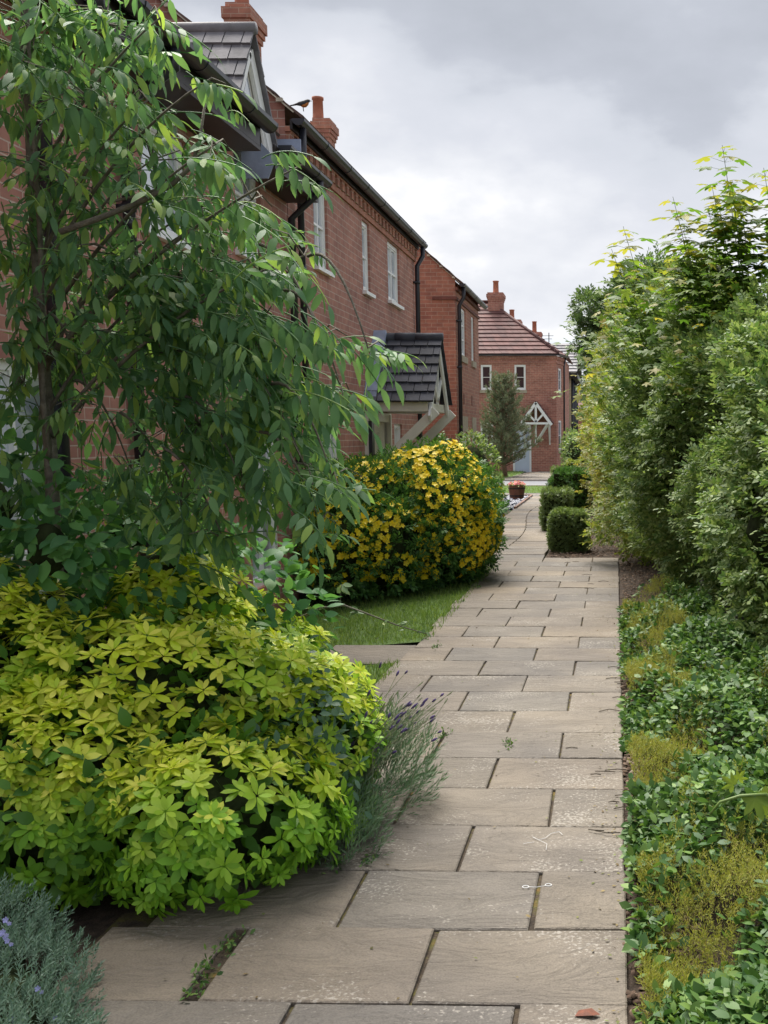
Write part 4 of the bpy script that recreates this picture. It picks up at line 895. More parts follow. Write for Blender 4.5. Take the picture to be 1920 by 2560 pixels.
# ------------------------------------------------------------------ rosemary and lavender
def rosemary():
    root = thing('rosemary_bush', (-1.85, 2.75, 0), 'grey green rosemary bush with a few pale blue flowers at the bottom left corner', 'bush')
    lobes = [((-1.74, 2.72, -.02), (.34, .40, .20)), ((-1.55, 2.48, -.03), (.28, .30, .16)), ((-1.86, 2.95, .02), (.24, .26, .22))]
    P, Nn = lobes_pts(lobes, 1500, .72, 1.02, zmin=-.02, lump=.12); m = len(P)
    scatter('foliage', RSM, P, nrm(Nn * .7 + V(.1, 0, .75) + rng.normal(size=(m, 3)) * .3), rdir(m), rng.uniform(.045, .07, m), 'rosemary_leaf', root)
    core(lobes, root, .72, name='branches', zmin=-.03)  # dark filler lobes imitating inner shade, not modelled branches
    for u, v in ((15, 2300), (8, 2330), (20, 2352), (95, 2472), (28, 2546), (50, 2552), (140, 2545), (4, 2335)):
        p = at(u, v, 2.62) ; q = scatter('flower', FL, [p, p + V(.008, 0, -.008)], [V(0, -1, .5), V(.5, -1, 0)], [V(1, 0, 0)] * 2, [.018, .014], 'blue_petal', root)
rosemary()
def lavender():
    root = thing('lavender', (-.98, 4.35, 0), 'lavender clump with thin stalks and dark purple heads leaning over the path edge', 'lavender')
    lobes = [((-1.02, 4.55, .10), (.22, .34, .22)), ((-1.10, 4.1, .07), (.19, .26, .16)), ((-1.0, 3.95, .03), (.13, .18, .10))]
    P, Nn = lobes_pts(lobes, 1000, .4, 1.05, zmin=-.01); m = len(P)
    scatter('foliage', LVS, P, nrm(Nn * .6 + V(.1, 0, .9) + rng.normal(size=(m, 3)) * .25), rdir(m), rng.uniform(.06, .11, m), 'lavender_leaf', root)
    st = MB(); heads = 0
    for k in range(110):
        a = random.random(); b = V(-1.05 + random.gauss(0, .07), 4.45 + random.gauss(0, .16), .15); d = nrm(V(.28 + random.gauss(0, .28), random.gauss(.05, .2), 1)); L_ = random.uniform(.2, .40); e = b + d * L_ + V(.06, 0, -.03)
        st.tube([b, b + d * L_ * .55, e], [.0018, .0016, .0013], 3, False)
        hd = nrm(e - (b + d * L_ * .55)); h = MB(); hl = random.uniform(.02, .038)
        if k % 5 < 2: h.tube([e, e + hd * .008, e + hd * hl * .6, e + hd * hl], [.002, .0048, .0055, .002], 6); h.build('flower_head', 'purple', root, True)
        else: st.tube([e, e + hd * hl * .5, e + hd * hl], [.002, .0032, .001], 4)
    st.build('stalks', plain('lavender_stalk', (.20, .22, .13), .8, .2, 60), root)
lavender()

# ------------------------------------------------------------------ hypericum
def hypericum():
    root = thing('yellow_flower_bush', (-2.15, 11.6, 0), 'big rounded bush covered in bright yellow flowers against the brick houses', 'bush')
    lobes = [((-2.02, 11.9, .74), (.70, .8, .64)), ((-2.6, 11.7, .62), (.62, .75, .66)), ((-1.85, 12.3, .7), (.54, .8, .64)), ((-2.9, 11.5, .5), (.42, .6, .6)), ((-2.1, 11.6, .45), (.7, .62, .5)), ((-1.68, 11.9, .5), (.40, .5, .5)), ((-2.72, 10.95, .42), (.38, .45, .52)), ((-2.35, 11.1, .4), (.45, .4, .5))]
    P, Nn = lobes_pts(lobes, 5200, .78, 1.04, zmin=.03, lump=.10); m = len(P)
    scatter('foliage', TWL, P, nrm(Nn + V(0, 0, .25) + rng.normal(size=(m, 3)) * .5), nrm(Nn + V(0, 0, .8) + rng.normal(size=(m, 3)) * .4), rng.uniform(.08, .13, m), 'hyp_leaf', root)
    core(lobes, root, .74, name='stems')  # dark solid lobes put in as inner shade, not separate stems
    P, Nn = lobes_pts(lobes, 5200, .97, 1.05, zmin=.12, lump=.10); vis = (Nn[:, 1] < .35) | (Nn[:, 2] > .5); P, Nn = P[vis], Nn[vis]
    g = np.sin(P[:, 0] * 5 + P[:, 2] * 4) + np.sin(P[:, 1] * 6 + P[:, 0] * 9 + 2) + np.sin(P[:, 2] * 11 - P[:, 0] * 6); keep = (rng.random(len(P)) < np.clip(.80 + .24 * g, .22, 1)); P, Nn = P[keep][:2300], Nn[keep][:2300]
    key = -P[:, 1] * .6 + P[:, 0] * .9 + P[:, 2] * .3; order = np.argsort(-key); P, Nn = P[order], Nn[order]
    Dn = nrm(Nn + rng.normal(size=P.shape) * .3 + V(0, -.25, .15)); X_ = rdir(len(P)); Sc = rng.uniform(.055, .082, len(P))
    proto = None
    for k in range(100):                                  # the hundred nearest blooms, one object each
        z = nrm(X_[k] - Dn[k] * (X_[k] @ Dn[k])); x = np.cross(Dn[k], z)
        if k < 3:
            o = scatter('flower', [FL[k]], [V(0, 0, 0)], [V(0, 1, 0)], [V(0, 0, 1)], [1.0], 'yellow_petal'); proto = (proto or []) + [o]
            c = MB(); c.lathe((0, 0, 0), [(.02, 0), (.1, .03), (.08, .1), (.01, .13)], 7); c.v = [(a, c_, b_) for a, b_, c_ in c.v]; cc = c.build('stamens', 'yellow_center'); cc.parent = o; o['_c'] = cc.name
        else:
            src = proto[k % 3]; o = src.copy(); COL.objects.link(o); ch = D.objects[src['_c']].copy(); COL.objects.link(ch); ch.parent = o
        from mathutils import Matrix
        mm = Matrix([[x[i], Dn[k][i], z[i]] for i in range(3)]).to_4x4(); o.rotation_euler = mm.to_euler(); o.scale = (Sc[k],) * 3; o.location = P[k] - wloc(root) + Dn[k] * .04; o.parent = root
    for o in root.children:
        if '_c' in o.keys(): del o['_c']
    n = len(P) - 100; q = scatter('flowers', FL, P[100:] + Dn[100:] * .035, Dn[100:], X_[100:], Sc[100:], 'yellow_petal', root); q['kind'] = 'stuff'
hypericum()

# ------------------------------------------------------------------ clipped shrubs
def box_ball(x0, x1, y0, y1, z1, label, mat='box_leaf', n=3200, rnd=.09, group='clipped bushes along the right of the far path', size=(.018, .028), nm='box_bush'):
    cx, cy, cz = (x0 + x1) / 2, (y0 + y1) / 2, z1 / 2; root = thing(nm, (cx, cy, 0), label, 'bush', group)
    hx, hy, hz = (x1 - x0) / 2, (y1 - y0) / 2, z1 / 2; q = rng.random((n * 2, 3)) * 2 - 1; ax = rng.integers(0, 3, n * 2); w = np.array([hy * hz, hx * hz, hx * hy]); ax = rng.choice(3, n * 2, p=w / w.sum())
    sg = np.where(rng.random(n * 2) < .5, -1, 1.); q[np.arange(n * 2), ax] = sg; h = V(hx, hy, hz); p = q * h
    inn = np.clip(p, -(h - rnd), h - rnd); d = p - inn; L_ = np.linalg.norm(d, axis=1, keepdims=True); Nn = nrm(d); p = inn + Nn * np.minimum(L_, rnd)
    P = p * (1 - .13 * rng.random((n * 2, 1)) ** 2) * (1 + .05 * np.sin(p[:, :1] * 17 + p[:, 2:3] * 13)) + V(cx, cy, cz); ok = P[:, 2] > .01; P, Nn = P[ok][:n], Nn[ok][:n]; m = len(P)
    scatter('foliage', TWG, P, nrm(Nn * .8 + rng.normal(size=(m, 3)) * .6 + V(0, 0, .2)), nrm(Nn + V(0, 0, .6) + rng.normal(size=(m, 3)) * .4), rng.uniform(*size, m) * 2.2, mat, root)
    mb = MB(); mb.box(cx - hx * .84, cx + hx * .84, cy - hy * .84, cy + hy * .84, .0, z1 * .9); mb.build('inner_shade_fill', 'core', root)  # dark block added as the shaded inside of the clipped bush
    return root
box_ball(-.84, -.36, 14.75, 15.25, .52, 'nearest clipped box cube beside the path, with a pale shoot on its front')
box_ball(-1.16, -.70, 17.9, 18.5, .66, 'darker clipped box cube, second in the row, just behind the nearest cube', n=2200)
box_ball(-1.24, -.45, 21.8, 22.8, .88, 'broad glossy dark rounded bush behind the two box cubes', mat='hyp_leaf', n=2400, rnd=.35, size=(.028, .042))
box_ball(-1.48, -1.05, 26.5, 27.2, .80, 'small low dark dome bush at the far end of the row', n=1000, rnd=.3)
box_ball(-1.14, -.75, 27.2, 27.9, .96, 'small bright yellow green bush at the far end of the row', mat='privet_leaf_light', n=1000, rnd=.3)
broad_shrub('laurel_shrub', (-2.72, 17, 0), [((-2.74, 17, .86), (.40, .5, .78))], 1800, (.05, .08), 'hyp_leaf', 'evergreen shrub with pale leaf edges left of its twin behind the yellow flowers', 'shrub', tm=OVAL, group='twin shrubs behind the yellow bush', stem=False, lo=.8)
broad_shrub('laurel_shrub', (-2.2, 17.1, 0), [((-2.18, 17.1, .85), (.42, .5, .78))], 1900, (.05, .08), 'privet_leaf', 'lighter evergreen shrub right of its twin behind the yellow flowers', 'shrub', tm=OVAL, group='twin shrubs behind the yellow bush', stem=False, lo=.8)
broad_shrub('variegated_shrub', (-1.75, 46, 0), [((-1.75, 46, .9), (.45, .7, .95)), ((-1.5, 44, .8), (.5, .8, .9))], 1800, (.09, .14), 'privet_leaf', 'pale leaved shrub at the foot of the stone house corner', 'shrub', tm=DIA, stem=False)

# ------------------------------------------------------------------ overgrown hedge on the right
def hedge(label, lobes, n, mat, size, tm=TWG, shoots=0, core_s=.8, nm='hedge_shrub'):
    c = np.mean([l[0] for l in lobes], 0); root = thing(nm, (c[0], c[1], 0), label, 'hedge', 'overgrown hedge along the right')
    P, Nn = lobes_pts(lobes, n * 2, .80, 1.05, zmin=.08, lump=.30); vis = (Nn[:, 0] < .45); P, Nn = P[vis][:n], Nn[vis][:n]; m = len(P)
    scatter('foliage', tm, P, nrm(Nn * .8 + rng.normal(size=(m, 3)) * .55 + V(-.15, 0, .2)), nrm(Nn * .6 + V(0, 0, 1) + rng.normal(size=(m, 3)) * .4), rng.uniform(*size, m), mat, root)
    core(lobes, root, core_s, name='branches', zmin=.1)  # dark lobes filling the hedge, shade put into their colour
    if shoots:
        P, Nn = lobes_pts(lobes, shoots * 2, .95, 1.0, zmin=.3); vis = Nn[:, 0] < .1; P, Nn = P[vis][:shoots], Nn[vis][:shoots]; mb = MB(); LP = []; LD = []
        for p, nn in zip(P, Nn):
            d = nrm(nn * .8 + V(-.2, -.3, .45) + rng.normal(size=3) * .35); L_ = random.uniform(.15, .42); e = p + d * L_ + V(0, 0, -.05); md = p + d * L_ * .5 + V(0, 0, .03); pts = bez(p, md, e, 6); mb.tube(pts, [.0035, .003, .003, .0025, .002, .0015], 3, False)
            for j in range(2, 12):
                t = j / 12; q = (1 - t) ** 2 * p + 2 * t * (1 - t) * md + t * t * e; LP.append(q); LD.append(d * .5 + rng.normal(size=3) * .6)
        mb.build('shoots', 'stem_green', root)['kind'] = 'stuff'; k = len(LP)
        scatter('foliage', OVAL, LP, LD, rng.normal(size=(k, 3)) * .4 + V(0, 0, 1), rng.uniform(.025, .042, k), 'privet_leaf', root)
    for l in lobes[:3]:
        mb = MB(); c = np.array(l[0]); mb.tube([V(c[0], c[1], -.05), V(c[0] - .05, c[1], .5), c], [.035, .03, .02], 7); mb.build('trunk', 'bark', root, True)
    return root
hedge('nearest dark green hedge shrub with arching leafy shoots at the right edge', [((1.82, 6.1, 1.15), (.88, 1.0, 1.25)), ((1.62, 7.5, 1.3), (.86, 1.0, 1.3)), ((1.38, 8.9, 1.3), (.80, .95, 1.25)), ((1.6, 7.2, 1.75), (.75, 1.0, .65))], 17000, 'privet_leaf', (.065, .11), shoots=240)
hedge('dense mid green hedge shrub below the sycamore shoots', [((1.12, 10.3, 1.4), (.82, 1.0, 1.35)), ((.90, 11.8, 1.5), (.82, 1.1, 1.45)), ((1.15, 10.2, 2.0), (.75, 1.1, .65))], 12000, 'privet_leaf', (.07, .12), shoots=90)
hedge('yellow green hedge shrub with bronze tinted leaves near the box cubes', [((.76, 13.6, 1.5), (.82, 1.1, 1.5)), ((.76, 15.4, 1.55), (.86, 1.1, 1.65)), ((.80, 13.8, 2.2), (.75, 1.1, .9))], 9000, 'privet_leaf_light', (.08, .13), shoots=60)
hedge('ochre tinted hedge shrub above the broad dark bush', [((.74, 18.2, 1.3), (.92, 1.3, 1.35)), ((.60, 20.8, 1.5), (.95, 1.4, 1.5))], 6500, 'hedge_ochre', (.10, .15))
hedge('farthest green hedge shrub under the far tree', [((.66, 18.8, 2.5), (.85, 1.5, 1.1)), ((.50, 23.5, 1.5), (.98, 1.5, 1.7)), ((.44, 26.5, 1.4), (.9, 1.6, 1.7))], 6500, 'privet_leaf_light', (.11, .17))
def trees_behind():
    root = thing('broadleaf_tree', (.5, 26, 0), 'dark rounded tree rising behind the hedge left of the sycamore shoots', 'tree')
    lobes = [((.75, 26, 4.05), (1.0, 1.2, 1.3)), ((.05, 26, 3.85), (.75, .9, .85)), ((1.5, 26.2, 3.9), (.9, 1.2, 1.25)), ((.2, 25.5, 2.9), (.7, .9, .8)), ((-.55, 25.8, 4.45), (.32, .45, .28), .7)]
    P, Nn = lobes_pts(lobes, 7500, .7, 1.1, lump=.28); m = len(P)
    scatter('crown', TWG, P, nrm(Nn + rng.normal(size=(m, 3)) * .6), nrm(V(0, 0, 1) + rng.normal(size=(m, 3)) * .5), rng.uniform(.16, .26, m), 'far_leaf', root); core(lobes[:4], root, .62, name='branches')  # the core is dark filler imitating shade within the crown
    mb = MB(); mb.tube([V(.5, 26, 0), V(.55, 26, 2), V(.5, 26, 3.6)], [.14, .11, .06], 8)
    for l in lobes: mb.tube([V(.52, 26, 2.2), (V(.52, 26, 2.6) + np.array(l[0])) / 2, np.array(l[0])], [.06, .04, .02], 6)
    mb.build('trunk', 'bark', root, True)
trees_behind()
def sycamores():
    sets = [((1.75, 9.6), [(1.22, 9.3, 3.72), (1.30, 9.5, 3.45), (1.45, 9.6, 3.85), (1.15, 9.8, 3.35), (1.6, 9.4, 3.6), (1.36, 9.2, 3.55), (1.5, 9.9, 3.5)], 'tall sycamore sapling at the right edge, its leaf tiers against the sky'),
            ((1.40, 9.8), [(.90, 9.5, 3.95), (.80, 9.6, 3.45), (1.02, 9.8, 3.65), (.74, 9.8, 3.2), (.88, 9.4, 3.4), (.96, 9.3, 3.6), (1.08, 9.5, 3.4), (.84, 9.7, 3.65)], 'tallest sycamore sapling, its topmost leaves highest of all above the hedge'),
            ((1.20, 10.2), [(.51, 9.8, 3.60), (.60, 9.7, 3.3), (.46, 10, 3.15), (.56, 9.9, 3.45)], 'slim sycamore sapling left of the tallest one'),
            ((2.0, 9.0), [(1.30, 8.8, 3.15), (1.42, 8.9, 3.4), (1.2, 9.0, 3.05), (1.55, 8.8, 3.6)], 'bushy sycamore sapling lowest and farthest right above the hedge'),
            ((.85, 11.2), [(.09, 10.6, 3.50), (-.02, 10.5, 3.28), (.2, 10.8, 3.1)], 'small sycamore sapling leaning left over the hedge, above the far tree')]
    for (bx, by), tops, lab in sets:
        root = thing('sycamore_sapling', (bx, by, 0), lab, 'tree', 'sycamore saplings in the hedge'); mb = MB(); P = []; Dd = []; Nn = []; Sc = []; Y = []
        for tx, ty, tz in tops:
            b = V(bx, by, .1); e = V(tx, ty, tz); m_ = V(bx * .7 + tx * .3, by, tz * .55); pts = bez(b, m_, e, 14); mb.tube(pts, np.linspace(.012, .002, 14), 5)
            z = 1.9; k = 0
            while z < tz + .001:
                t = min(1, max(0, (z - .1) / (tz - .1))); q = (1 - t) ** 2 * b + 2 * t * (1 - t) * m_ + t * t * e; a0 = k * math.pi / 2 + random.uniform(-.3, .3); top = (tz - z) < .12
                for a in (a0, a0 + math.pi, a0 + 1.5):
                    pl = random.uniform(.05, .13) * (1 if not top else .4); d = V(math.cos(a), math.sin(a), .25 if not top else .6); le = q + d * pl; mb.tube([q, le], [.0018, .0012], 3, False)
                    P.append(le); Dd.append(V(math.cos(a), math.sin(a), random.uniform(-.35, .15))); Nn.append(V(random.uniform(-.3, .3), random.uniform(-.5, .1), 1)); Sc.append(random.uniform(.18, .26) * (.55 if top else 1)); Y.append(.7 if tz - z < .25 and random.random() < .6 else 0.)
                z += random.uniform(.085, .125) * (.7 if tz - z < .25 else 1); k += 1
        mb.build('trunk', 'stem_green', root); scatter('foliage', MAP, P, Dd, Nn, Sc, 'maple_leaf', root, Y)
    # sycamore leaves pushing through the hedge face
    root = thing('sycamore_sapling', (.7, 10, 0), 'bright sycamore branches pushing out through the middle of the hedge face', 'tree', 'sycamore saplings in the hedge')
    mb = MB(); P = []; Dd = []; Nn = []; Sc = []
    for i in range(64):
        u = random.uniform(1480, 1860); v = random.uniform(690, 980) + max(0, 1560 - u) * .5; y = 9.2 if u > 1600 else 10.4; tip = at(u, v, y) + V(-.05, -.1, 0); b = tip + V(.5, .5, -.7); mb.tube(bez(b, (b + tip) / 2 + V(0, 0, .1), tip, 7), np.linspace(.006, .002, 7), 4)
        for j in range(7): P.append(tip + rng.normal(size=3) * V(.12, .08, .09)); Dd.append(V(random.gauss(-.3, .8), random.gauss(-.4, .5), random.uniform(-.6, .2))); Nn.append(V(random.gauss(0, .3), -.35, 1)); Sc.append(random.uniform(.08, .14))
    mb.build('trunk', 'stem_green', root); scatter('foliage', MAP, P, Dd, Nn, Sc, 'maple_leaf', root, np.where(rng.random(len(P)) < .15, 1., 0.))
    # shoot with two big lime leaves near the camera on the right
    root = thing('maple_shoot', (.75, 3.2, 0), 'curled lime green sycamore shoot above the ground cover at the right edge', 'shoot'); y = 3.1
    mb = MB(); mb.tube([V(.8, 3.3, 0), V(.62, 3.15, .35), at(1915, 1985, y), at(1850, 1990, y), at(1800, 2005, y), at(1776, 2035, y)], [.006, .006, .0055, .005, .004, .003], 6); mb.build('stem', 'stem_green', root, True)
    scatter('foliage', MAP, [at(1885, 1985, y), at(1900, 1990, y), at(1838, 1965, y), at(1845, 1950, y)], [V(.3, -.6, -.8), V(1, -.4, -.5), V(-.8, -.3, .7), V(.5, -.3, .9)], [V(0, -1, .6), V(-.3, -1, .4), V(.2, -.9, .4), V(0, -.8, .5)], [.11, .10, .07, .05], 'maple_leaf', root, [.15, .25, .3, .2])
sycamores()

# ------------------------------------------------------------------ ground cover right of the path
def cover():
    def top(x, y): return .10 + .16 * np.clip((x - .10) * 3.2, 0, 1) + .05 * np.sin(x * 9 + y * 3) + .05 * np.sin(y * 4.3 - x * 5) + .04 * np.sin(y * 9 + x * 13)
    n = 7600; x = .09 + 1.9 * rng.random(n * 3) ** 1.2; y = 2.0 + 7.6 * rng.random(n * 3) ** 1.25; lim = np.where(y > 6.2, 1.15 - (y - 6.2) * .17, 2.0); ok = (x < lim) & (x < .2 + y * .24); x, y = x[ok][:n], y[ok][:n]
    patch = np.sin(x * 6.1 + 1.2 * np.sin(y * 3)) + np.sin(y * 4.1 + x * 3) + .8 * np.sin(x * 13 - y * 7) ; och = (patch + .9 * np.sin(x * 29 + y * 17) * np.sin(y * 23 - x * 11)) > .62
    for nm, mask, tm, sz, mat, lab in (('ground_cover', ~och, OVAL, (.028, .056), 'cover_leaf', 'low glossy green leafy ground cover on the right of the path'), ('seedhead_ground_cover', och, None, (.05, .085), 'ochre_sprig', 'ochre green patches of fine twiggy sprigs among the ground cover')):
        X_, Y_ = x[mask], y[mask]; m = len(X_); 
        if tm:
            rep = 8; X2 = np.repeat(X_, rep) + rng.normal(size=m * rep) * .04; Y2 = np.repeat(Y_, rep) + rng.normal(size=m * rep) * .04; X2 = np.maximum(X2, .07); Z2 = top(X2, Y2) * (rng.random(m * rep) ** .35) + .01; k = m * rep
            o = scatter(nm, BROAD[:1] + OVAL, np.stack([X2, Y2, Z2], 1), rng.normal(size=(k, 3)) * V(1, 1, .5) + V(0, 0, .45), rng.normal(size=(k, 3)) * .45 + V(0, 0, 1), rng.uniform(*sz, k), mat)
        else:
            rep = 4; X2 = np.repeat(X_, rep) + rng.normal(size=m * rep) * .03; Y2 = np.repeat(Y_, rep) + rng.normal(size=m * rep) * .03; X2 = np.maximum(X2, .10); Z2 = top(X2, Y2) * (.7 + .3 * rng.random(m * rep)) - .02; k = m * rep
            o = scatter(nm, [sprig(14, .30, .10, 1.1)], np.stack([X2, Y2, Z2], 1), rng.normal(size=(k, 3)) * .4 + V(0, 0, 1), rdir(k), rng.uniform(.03, .06, k), mat)
        tag(o, lab, 'ground cover', kind='stuff')
    # woody stems under it
    mb = MB()
    for k in range(260):
        px, py = random.uniform(.12, 1.1), random.uniform(2.3, 8); h = float(top(px, py)); mb.tube([(px, py, 0), (px + random.gauss(0, .03), py + random.gauss(0, .03), h * .9)], [.003, .0015], 3, False)
    tag(mb.build('ground_cover_stems', 'twig'), 'thin bare stems under the ground cover', 'stems', kind='stuff')
cover()

# ------------------------------------------------------------------ grass, weeds
def grass():
    t = [(np.array([(-.06, 0, 0), (.06, 0, 0), (.045, .55, -.04), (-.045, .55, -.04), (0, 1, -.16)]), [(0, 1, 2, 3), (3, 2, 4)])]
    regs = [(-3.1, -1.46, 5.9, 7.48, 9000, .045), (-3.1, -1.46, 8.29, 12.3, 16000, .05), (-6, -1.76, 29.9, 33.8, 7000, .07), (-8, -3.8, 39.0, 47.8, 6000, .09)]
    for x0, x1, y0, y1, n, h in regs:
        x, y = rng.uniform(x0, x1, n), rng.uniform(y0, y1, n)
        if y0 in (8.29,): 
            x[:700] = rng.uniform(-1.47, -1.40, 700); y[:700] = rng.uniform(8.3, 13, 700)
        z = np.array([hgt(a, b) for a, b in zip(x, y)]) + .03
        o = scatter('grass', t, np.stack([x, y, z], 1), rng.normal(size=(n, 3)) * .35 + V(0, 0, 1), rdir(n), rng.uniform(.5, 1.25, n) * h, 'grass_blade')
        tag(o, {5.9: 'small near patch of lawn below the side path', 8.29: 'lawn grass between the side path and the yellow flower bush', 29.9: 'mown grass verge behind the barrel planter', 39.0: 'grass round the foot of the pine'}[y0], 'grass', kind='stuff')
    # weeds in joints and along the edge
    n = 420; P = []
    for k in range(n):
        c = random.choice([(-1.2, 3.05), (-1.17, 3.2), (-1.45, 8.3), (-1.42, 10.2), (-.53, 5.42), (-.9, 3.9), (-1.3, 8.0), (-1.0, 3.85), (-1.17, 2.95), (-.88, 5.6), (-1.38, 11.2)]); P.append((c[0] + random.gauss(0, .014), c[1] + random.gauss(0, .05), .0 + random.random() * .012))
    tag(scatter('joint_weeds', OVAL + LANCE, P, rng.normal(size=(n, 3)) * .8 + V(0, 0, .6), rng.normal(size=(n, 3)) * .5 + V(0, 0, 1), rng.uniform(.012, .026, n), 'cover_leaf'), 'tiny weeds and moss growing in the joints of the path', 'weeds', kind='stuff')
grass()
# scattered twigs, leaf and chalk marks on the path
def bits():
    n = 420; x = np.where(rng.random(n) < .6, rng.normal(-.0, .05, n), rng.uniform(-1.4, 0, n)); y = 2.4 + 12 * rng.random(n) ** 1.3; x = np.minimum(x, .015)
    tag(scatter('leaf_litter', OVAL + DIA, np.stack([x, y, np.full(n, .006)], 1), rng.normal(size=(n, 3)) * V(1, 1, .15), rng.normal(size=(n, 3)) * .25 + V(0, 0, 1), rng.uniform(.006, .02, n), island('dry_leaf_bits', [(.10, .06, .03), (.22, .17, .07), (.06, .04, .025), (.16, .20, .05), (.30, .22, .10)], .8)), 'tiny dry leaf bits scattered over the paving, thickest along its right edge', 'leaf litter', kind='stuff')
    mb = MB(); mb.add([(-.10, 2.80, .004), (-.05, 2.79, .012), (-.03, 2.805, .006), (-.055, 2.825, .014), (-.09, 2.83, .005), (-.07, 2.81, .016)], [(0, 1, 5), (1, 2, 5), (2, 3, 5), (3, 4, 5), (4, 0, 5)])
    tag(mb.build('dead_leaf', 'deadleaf'), 'curled red brown dead leaf at the bottom of the path', 'leaf')
    def ring(m, cx, cy, r, n=16): m.tube([(cx + r * math.cos(a), cy + r * .9 * math.sin(a), .0035) for a in np.linspace(0, 2 * math.pi, n)], .0018, 4, False)
    m = MB(); ring(m, -.300, 3.655, .011); ring(m, -.222, 3.672, .011); m.tube([(-.288, 3.655, .0035), (-.262, 3.652, .0035), (-.234, 3.668, .0022)], .0012, 4, False)
    tag(m.build('chalk_mark', 'chalk'), 'small white chalk drawing of two rings joined by a line', 'chalk mark')
    m = MB(); m.tube([(-.31, 4.13, .004), (-.285, 4.10, .004), (-.26, 4.12, .004), (-.24, 4.17, .004), (-.21, 4.19, .004), (-.195, 4.16, .003)], .0010, 4, False); m.tube([(-.285, 4.10, .004), (-.25, 4.06, .004), (-.25, 4.0, .003)], .0008, 4, False); m.tube([(-.34, 4.06, .004), (-.30, 4.08, .003)], .0007, 4, False)
    tag(m.build('chalk_mark', 'chalk'), 'white chalk scribble farther up the path than the ring drawing', 'chalk mark')
    m = MB()
    for k in range(34):
        x, y = random.choice([(-.03, 6.4), (-.6, 14.0), (-.75, 14.6), (-.2, 11.8), (-.02, 7.2), (-.03, 4.6)]); x += random.gauss(0, .08); y += random.gauss(0, .4); a = random.uniform(-.4, .4); l = random.uniform(.04, .12); m.tube([(x, y, .006), (x + l * .5, y + l * a, .01), (x + l, y + l * a * .6, .006)], .0022, 4, False)
    tag(m.build('twig_litter', 'twig'), 'dry twigs scattered on the paving', 'twigs', kind='stuff')
bits()

# ------------------------------------------------------------------ pine, planter, bird
def pine():
    root = thing('pine_tree', (-4.05, 41.5, 0), 'small shaggy pine in front of the end house', 'tree')
    mb = MB(); mb.tube([V(-4.05, 41.5, 0), V(-4.1, 41.5, .5), V(-4.17, 41.5, 1.2), V(-4.12, 41.5, 2.2), V(-4.1, 41.5, 3.7)], [.10, .08, .07, .05, .015], 8); P = []; Dd = []; Sc = []
    for k in range(120):
        z = .35 + 3.3 * (k / 120) + random.uniform(-.05, .05); a = k * 2.4; t = z / 3.8; L_ = (1.3 * (1 - t) ** .62 + .12) * random.uniform(.35, 1.15)
        if math.cos(a) < -.2 and z < 1.4: L_ *= .7
        b = V(-4.12, 41.5, z); e = b + V(math.cos(a), math.sin(a), .35) * L_ + V(0, 0, .1); mb.tube([b, (b + e) / 2 + V(0, 0, -.04), e], [.02, .014, .008], 4)
        for j in range(int(4 + 17 * L_)):
            s = random.uniform(.3, 1.05); P.append(b + (e - b) * s + rng.normal(size=3) * .06); Dd.append((e - b) * .5 + V(0, 0, .5) + rng.normal(size=3) * .35); Sc.append(random.uniform(.16, .26))
    mb.build('trunk', 'bark_red', root, True)
    thick = [(np.array(v) * V(1.9, 1, 1.9) if False else v, f) for v, f in NDL]; parts = []
    for v, f in thick:                                   # needles widened so they read at this distance
        v = v.copy(); parts.append((v, f))
    big = []
    for _ in range(2):
        q = []
        for i in range(18):
            a = i * 2.4; d = V(math.cos(a) * .7, .75, math.sin(a) * .7); q.append(xf_t((np.array([(-.045, 0, 0), (.045, 0, 0), (0, .5, 0)]), [(0, 1, 2)]), d, rdir(1)[0], 1, V(0, .7 * i / 18, 0)))
        big.append(join_t(q))
    n = len(P); scatter('crown', big, P, Dd, rdir(n), Sc, 'pine_needle', root)
pine()
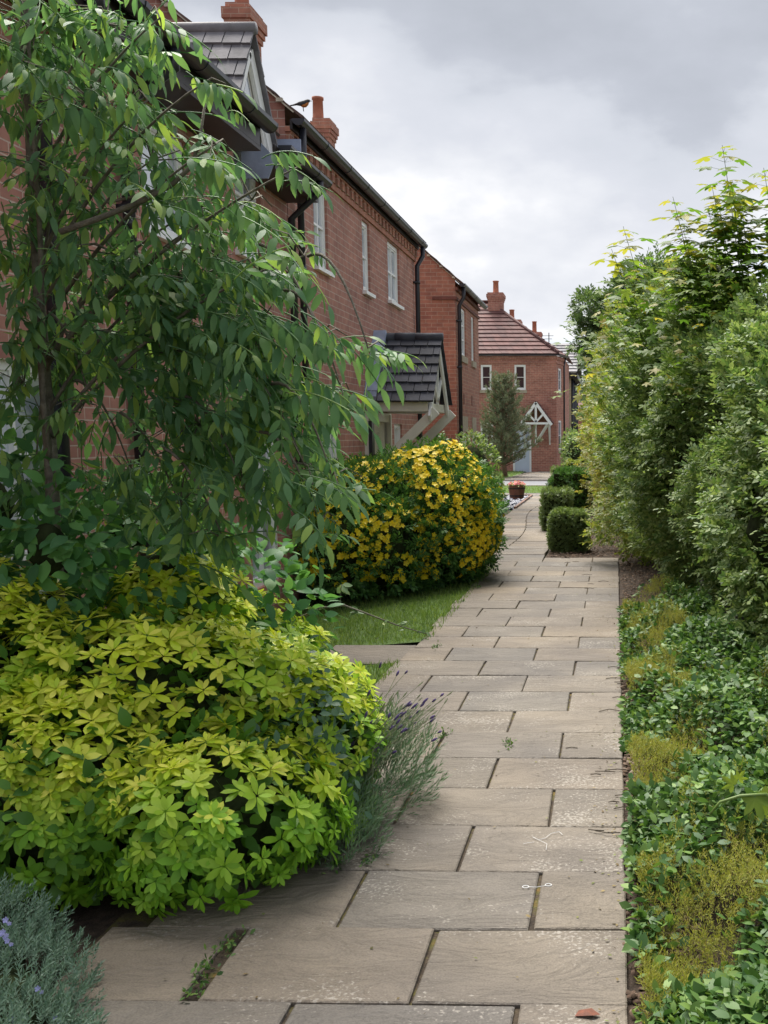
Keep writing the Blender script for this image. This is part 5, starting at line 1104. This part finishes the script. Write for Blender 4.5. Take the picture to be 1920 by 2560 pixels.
def planter():
    root = thing('barrel_planter', (-2.36, 27, 0), 'wooden half barrel planter with pink and yellow flowers on the slate chippings', 'planter'); m = MB(); n = 18
    for k in range(n):
        a0, a1 = 2 * math.pi * k / n, 2 * math.pi * (k + .93) / n
        P = []
        for z, r in ((0, .165), (.34, .215)):
            for rr in (r, r - .02):
                for a in (a0, a1): P.append((-2.36 + rr * math.cos(a), 27 + rr * math.sin(a), z))
        m.add(P, [(0, 1, 5, 4), (3, 2, 6, 7), (4, 5, 7, 6), (0, 4, 6, 2), (1, 3, 7, 5), (0, 2, 3, 1)])
    m.build('barrel', 'wood', root); m = MB()
    for z, r in ((.07, .178), (.25, .204)): m.lathe((-2.36, 27, z), [(r, 0), (r + .006, .0), (r + .009, .035), (r, .035)], 24)
    m.build('hoop', 'soffit', root); m = MB(); m.lathe((-2.36, 27, .26), [(.001, 0), (.19, 0), (.19, .04), (.001, .05)], 18); m.build('soil', 'soil', root)
    k = 260; a = rng.random(k) * 6.28; r = .22 * rng.random(k) ** .5; P = np.stack([-2.36 + r * np.cos(a), 27 + r * np.sin(a), .33 + .10 * (1 - (r / .24) ** 2) * rng.random(k)], 1)
    scatter('foliage', OVAL, P, rdir(k) + V(0, 0, .4), rdir(k) + V(0, 0, 1), rng.uniform(.04, .07, k), 'privet_leaf', root)
    q = P[rng.random(k) < .55]; m_ = len(q); scatter('flowers', FL, q + V(0, -.01, .03), rdir(m_) * .5 + V(0, -.6, 1), rdir(m_), rng.uniform(.04, .06, m_), 'pink_petal', root)['kind'] = 'stuff'
planter()
def bird():
    root = thing('bird', (-3.05, 11.25, 4.72), 'small dark bird with orange breast perched on the gutter corner of the middle house', 'bird')
    c = V(-3.03, 11.1, 4.775); m = MB(); d = nrm(V(1, .25, .12))
    pts = [c + d * a + V(0, 0, b) for a, b in ((-.16, -.005), (-.12, .0), (-.08, .008), (-.045, .012), (-.01, .012), (.025, .018), (.05, .032), (.07, .042), (.088, .042), (.098, .040))]
    m.tube(pts, [.008, .010, .014, .026, .034, .035, .029, .024, .018, .006], 12); m.tube([pts[-2] + d * .006, pts[-1] + d * .026 - V(0, 0, .004)], [.006, .0012], 6); b = m.build('body', 'bird', root, True)
    m = MB(); m.tube([c + d * a + V(0, 0, b_) for a, b_ in ((-.03, -.006), (.0, -.010), (.03, -.006), (.055, .012), (.072, .028))], [.008, .028, .031, .026, .014], 10); m.build('breast', 'bird_belly', root, True)
    m = MB()
    for s in (-.01, .012): m.tube([c + V(.005, s, -.03), c + V(.01, s, -.085)], .0028, 5)
    m.build('legs', 'bird', root); root.scale = (.75,) * 3
bird()
for o in D.objects:
    if 'label' in o.keys() and o.parent is None and 'kind' not in o.keys(): pass
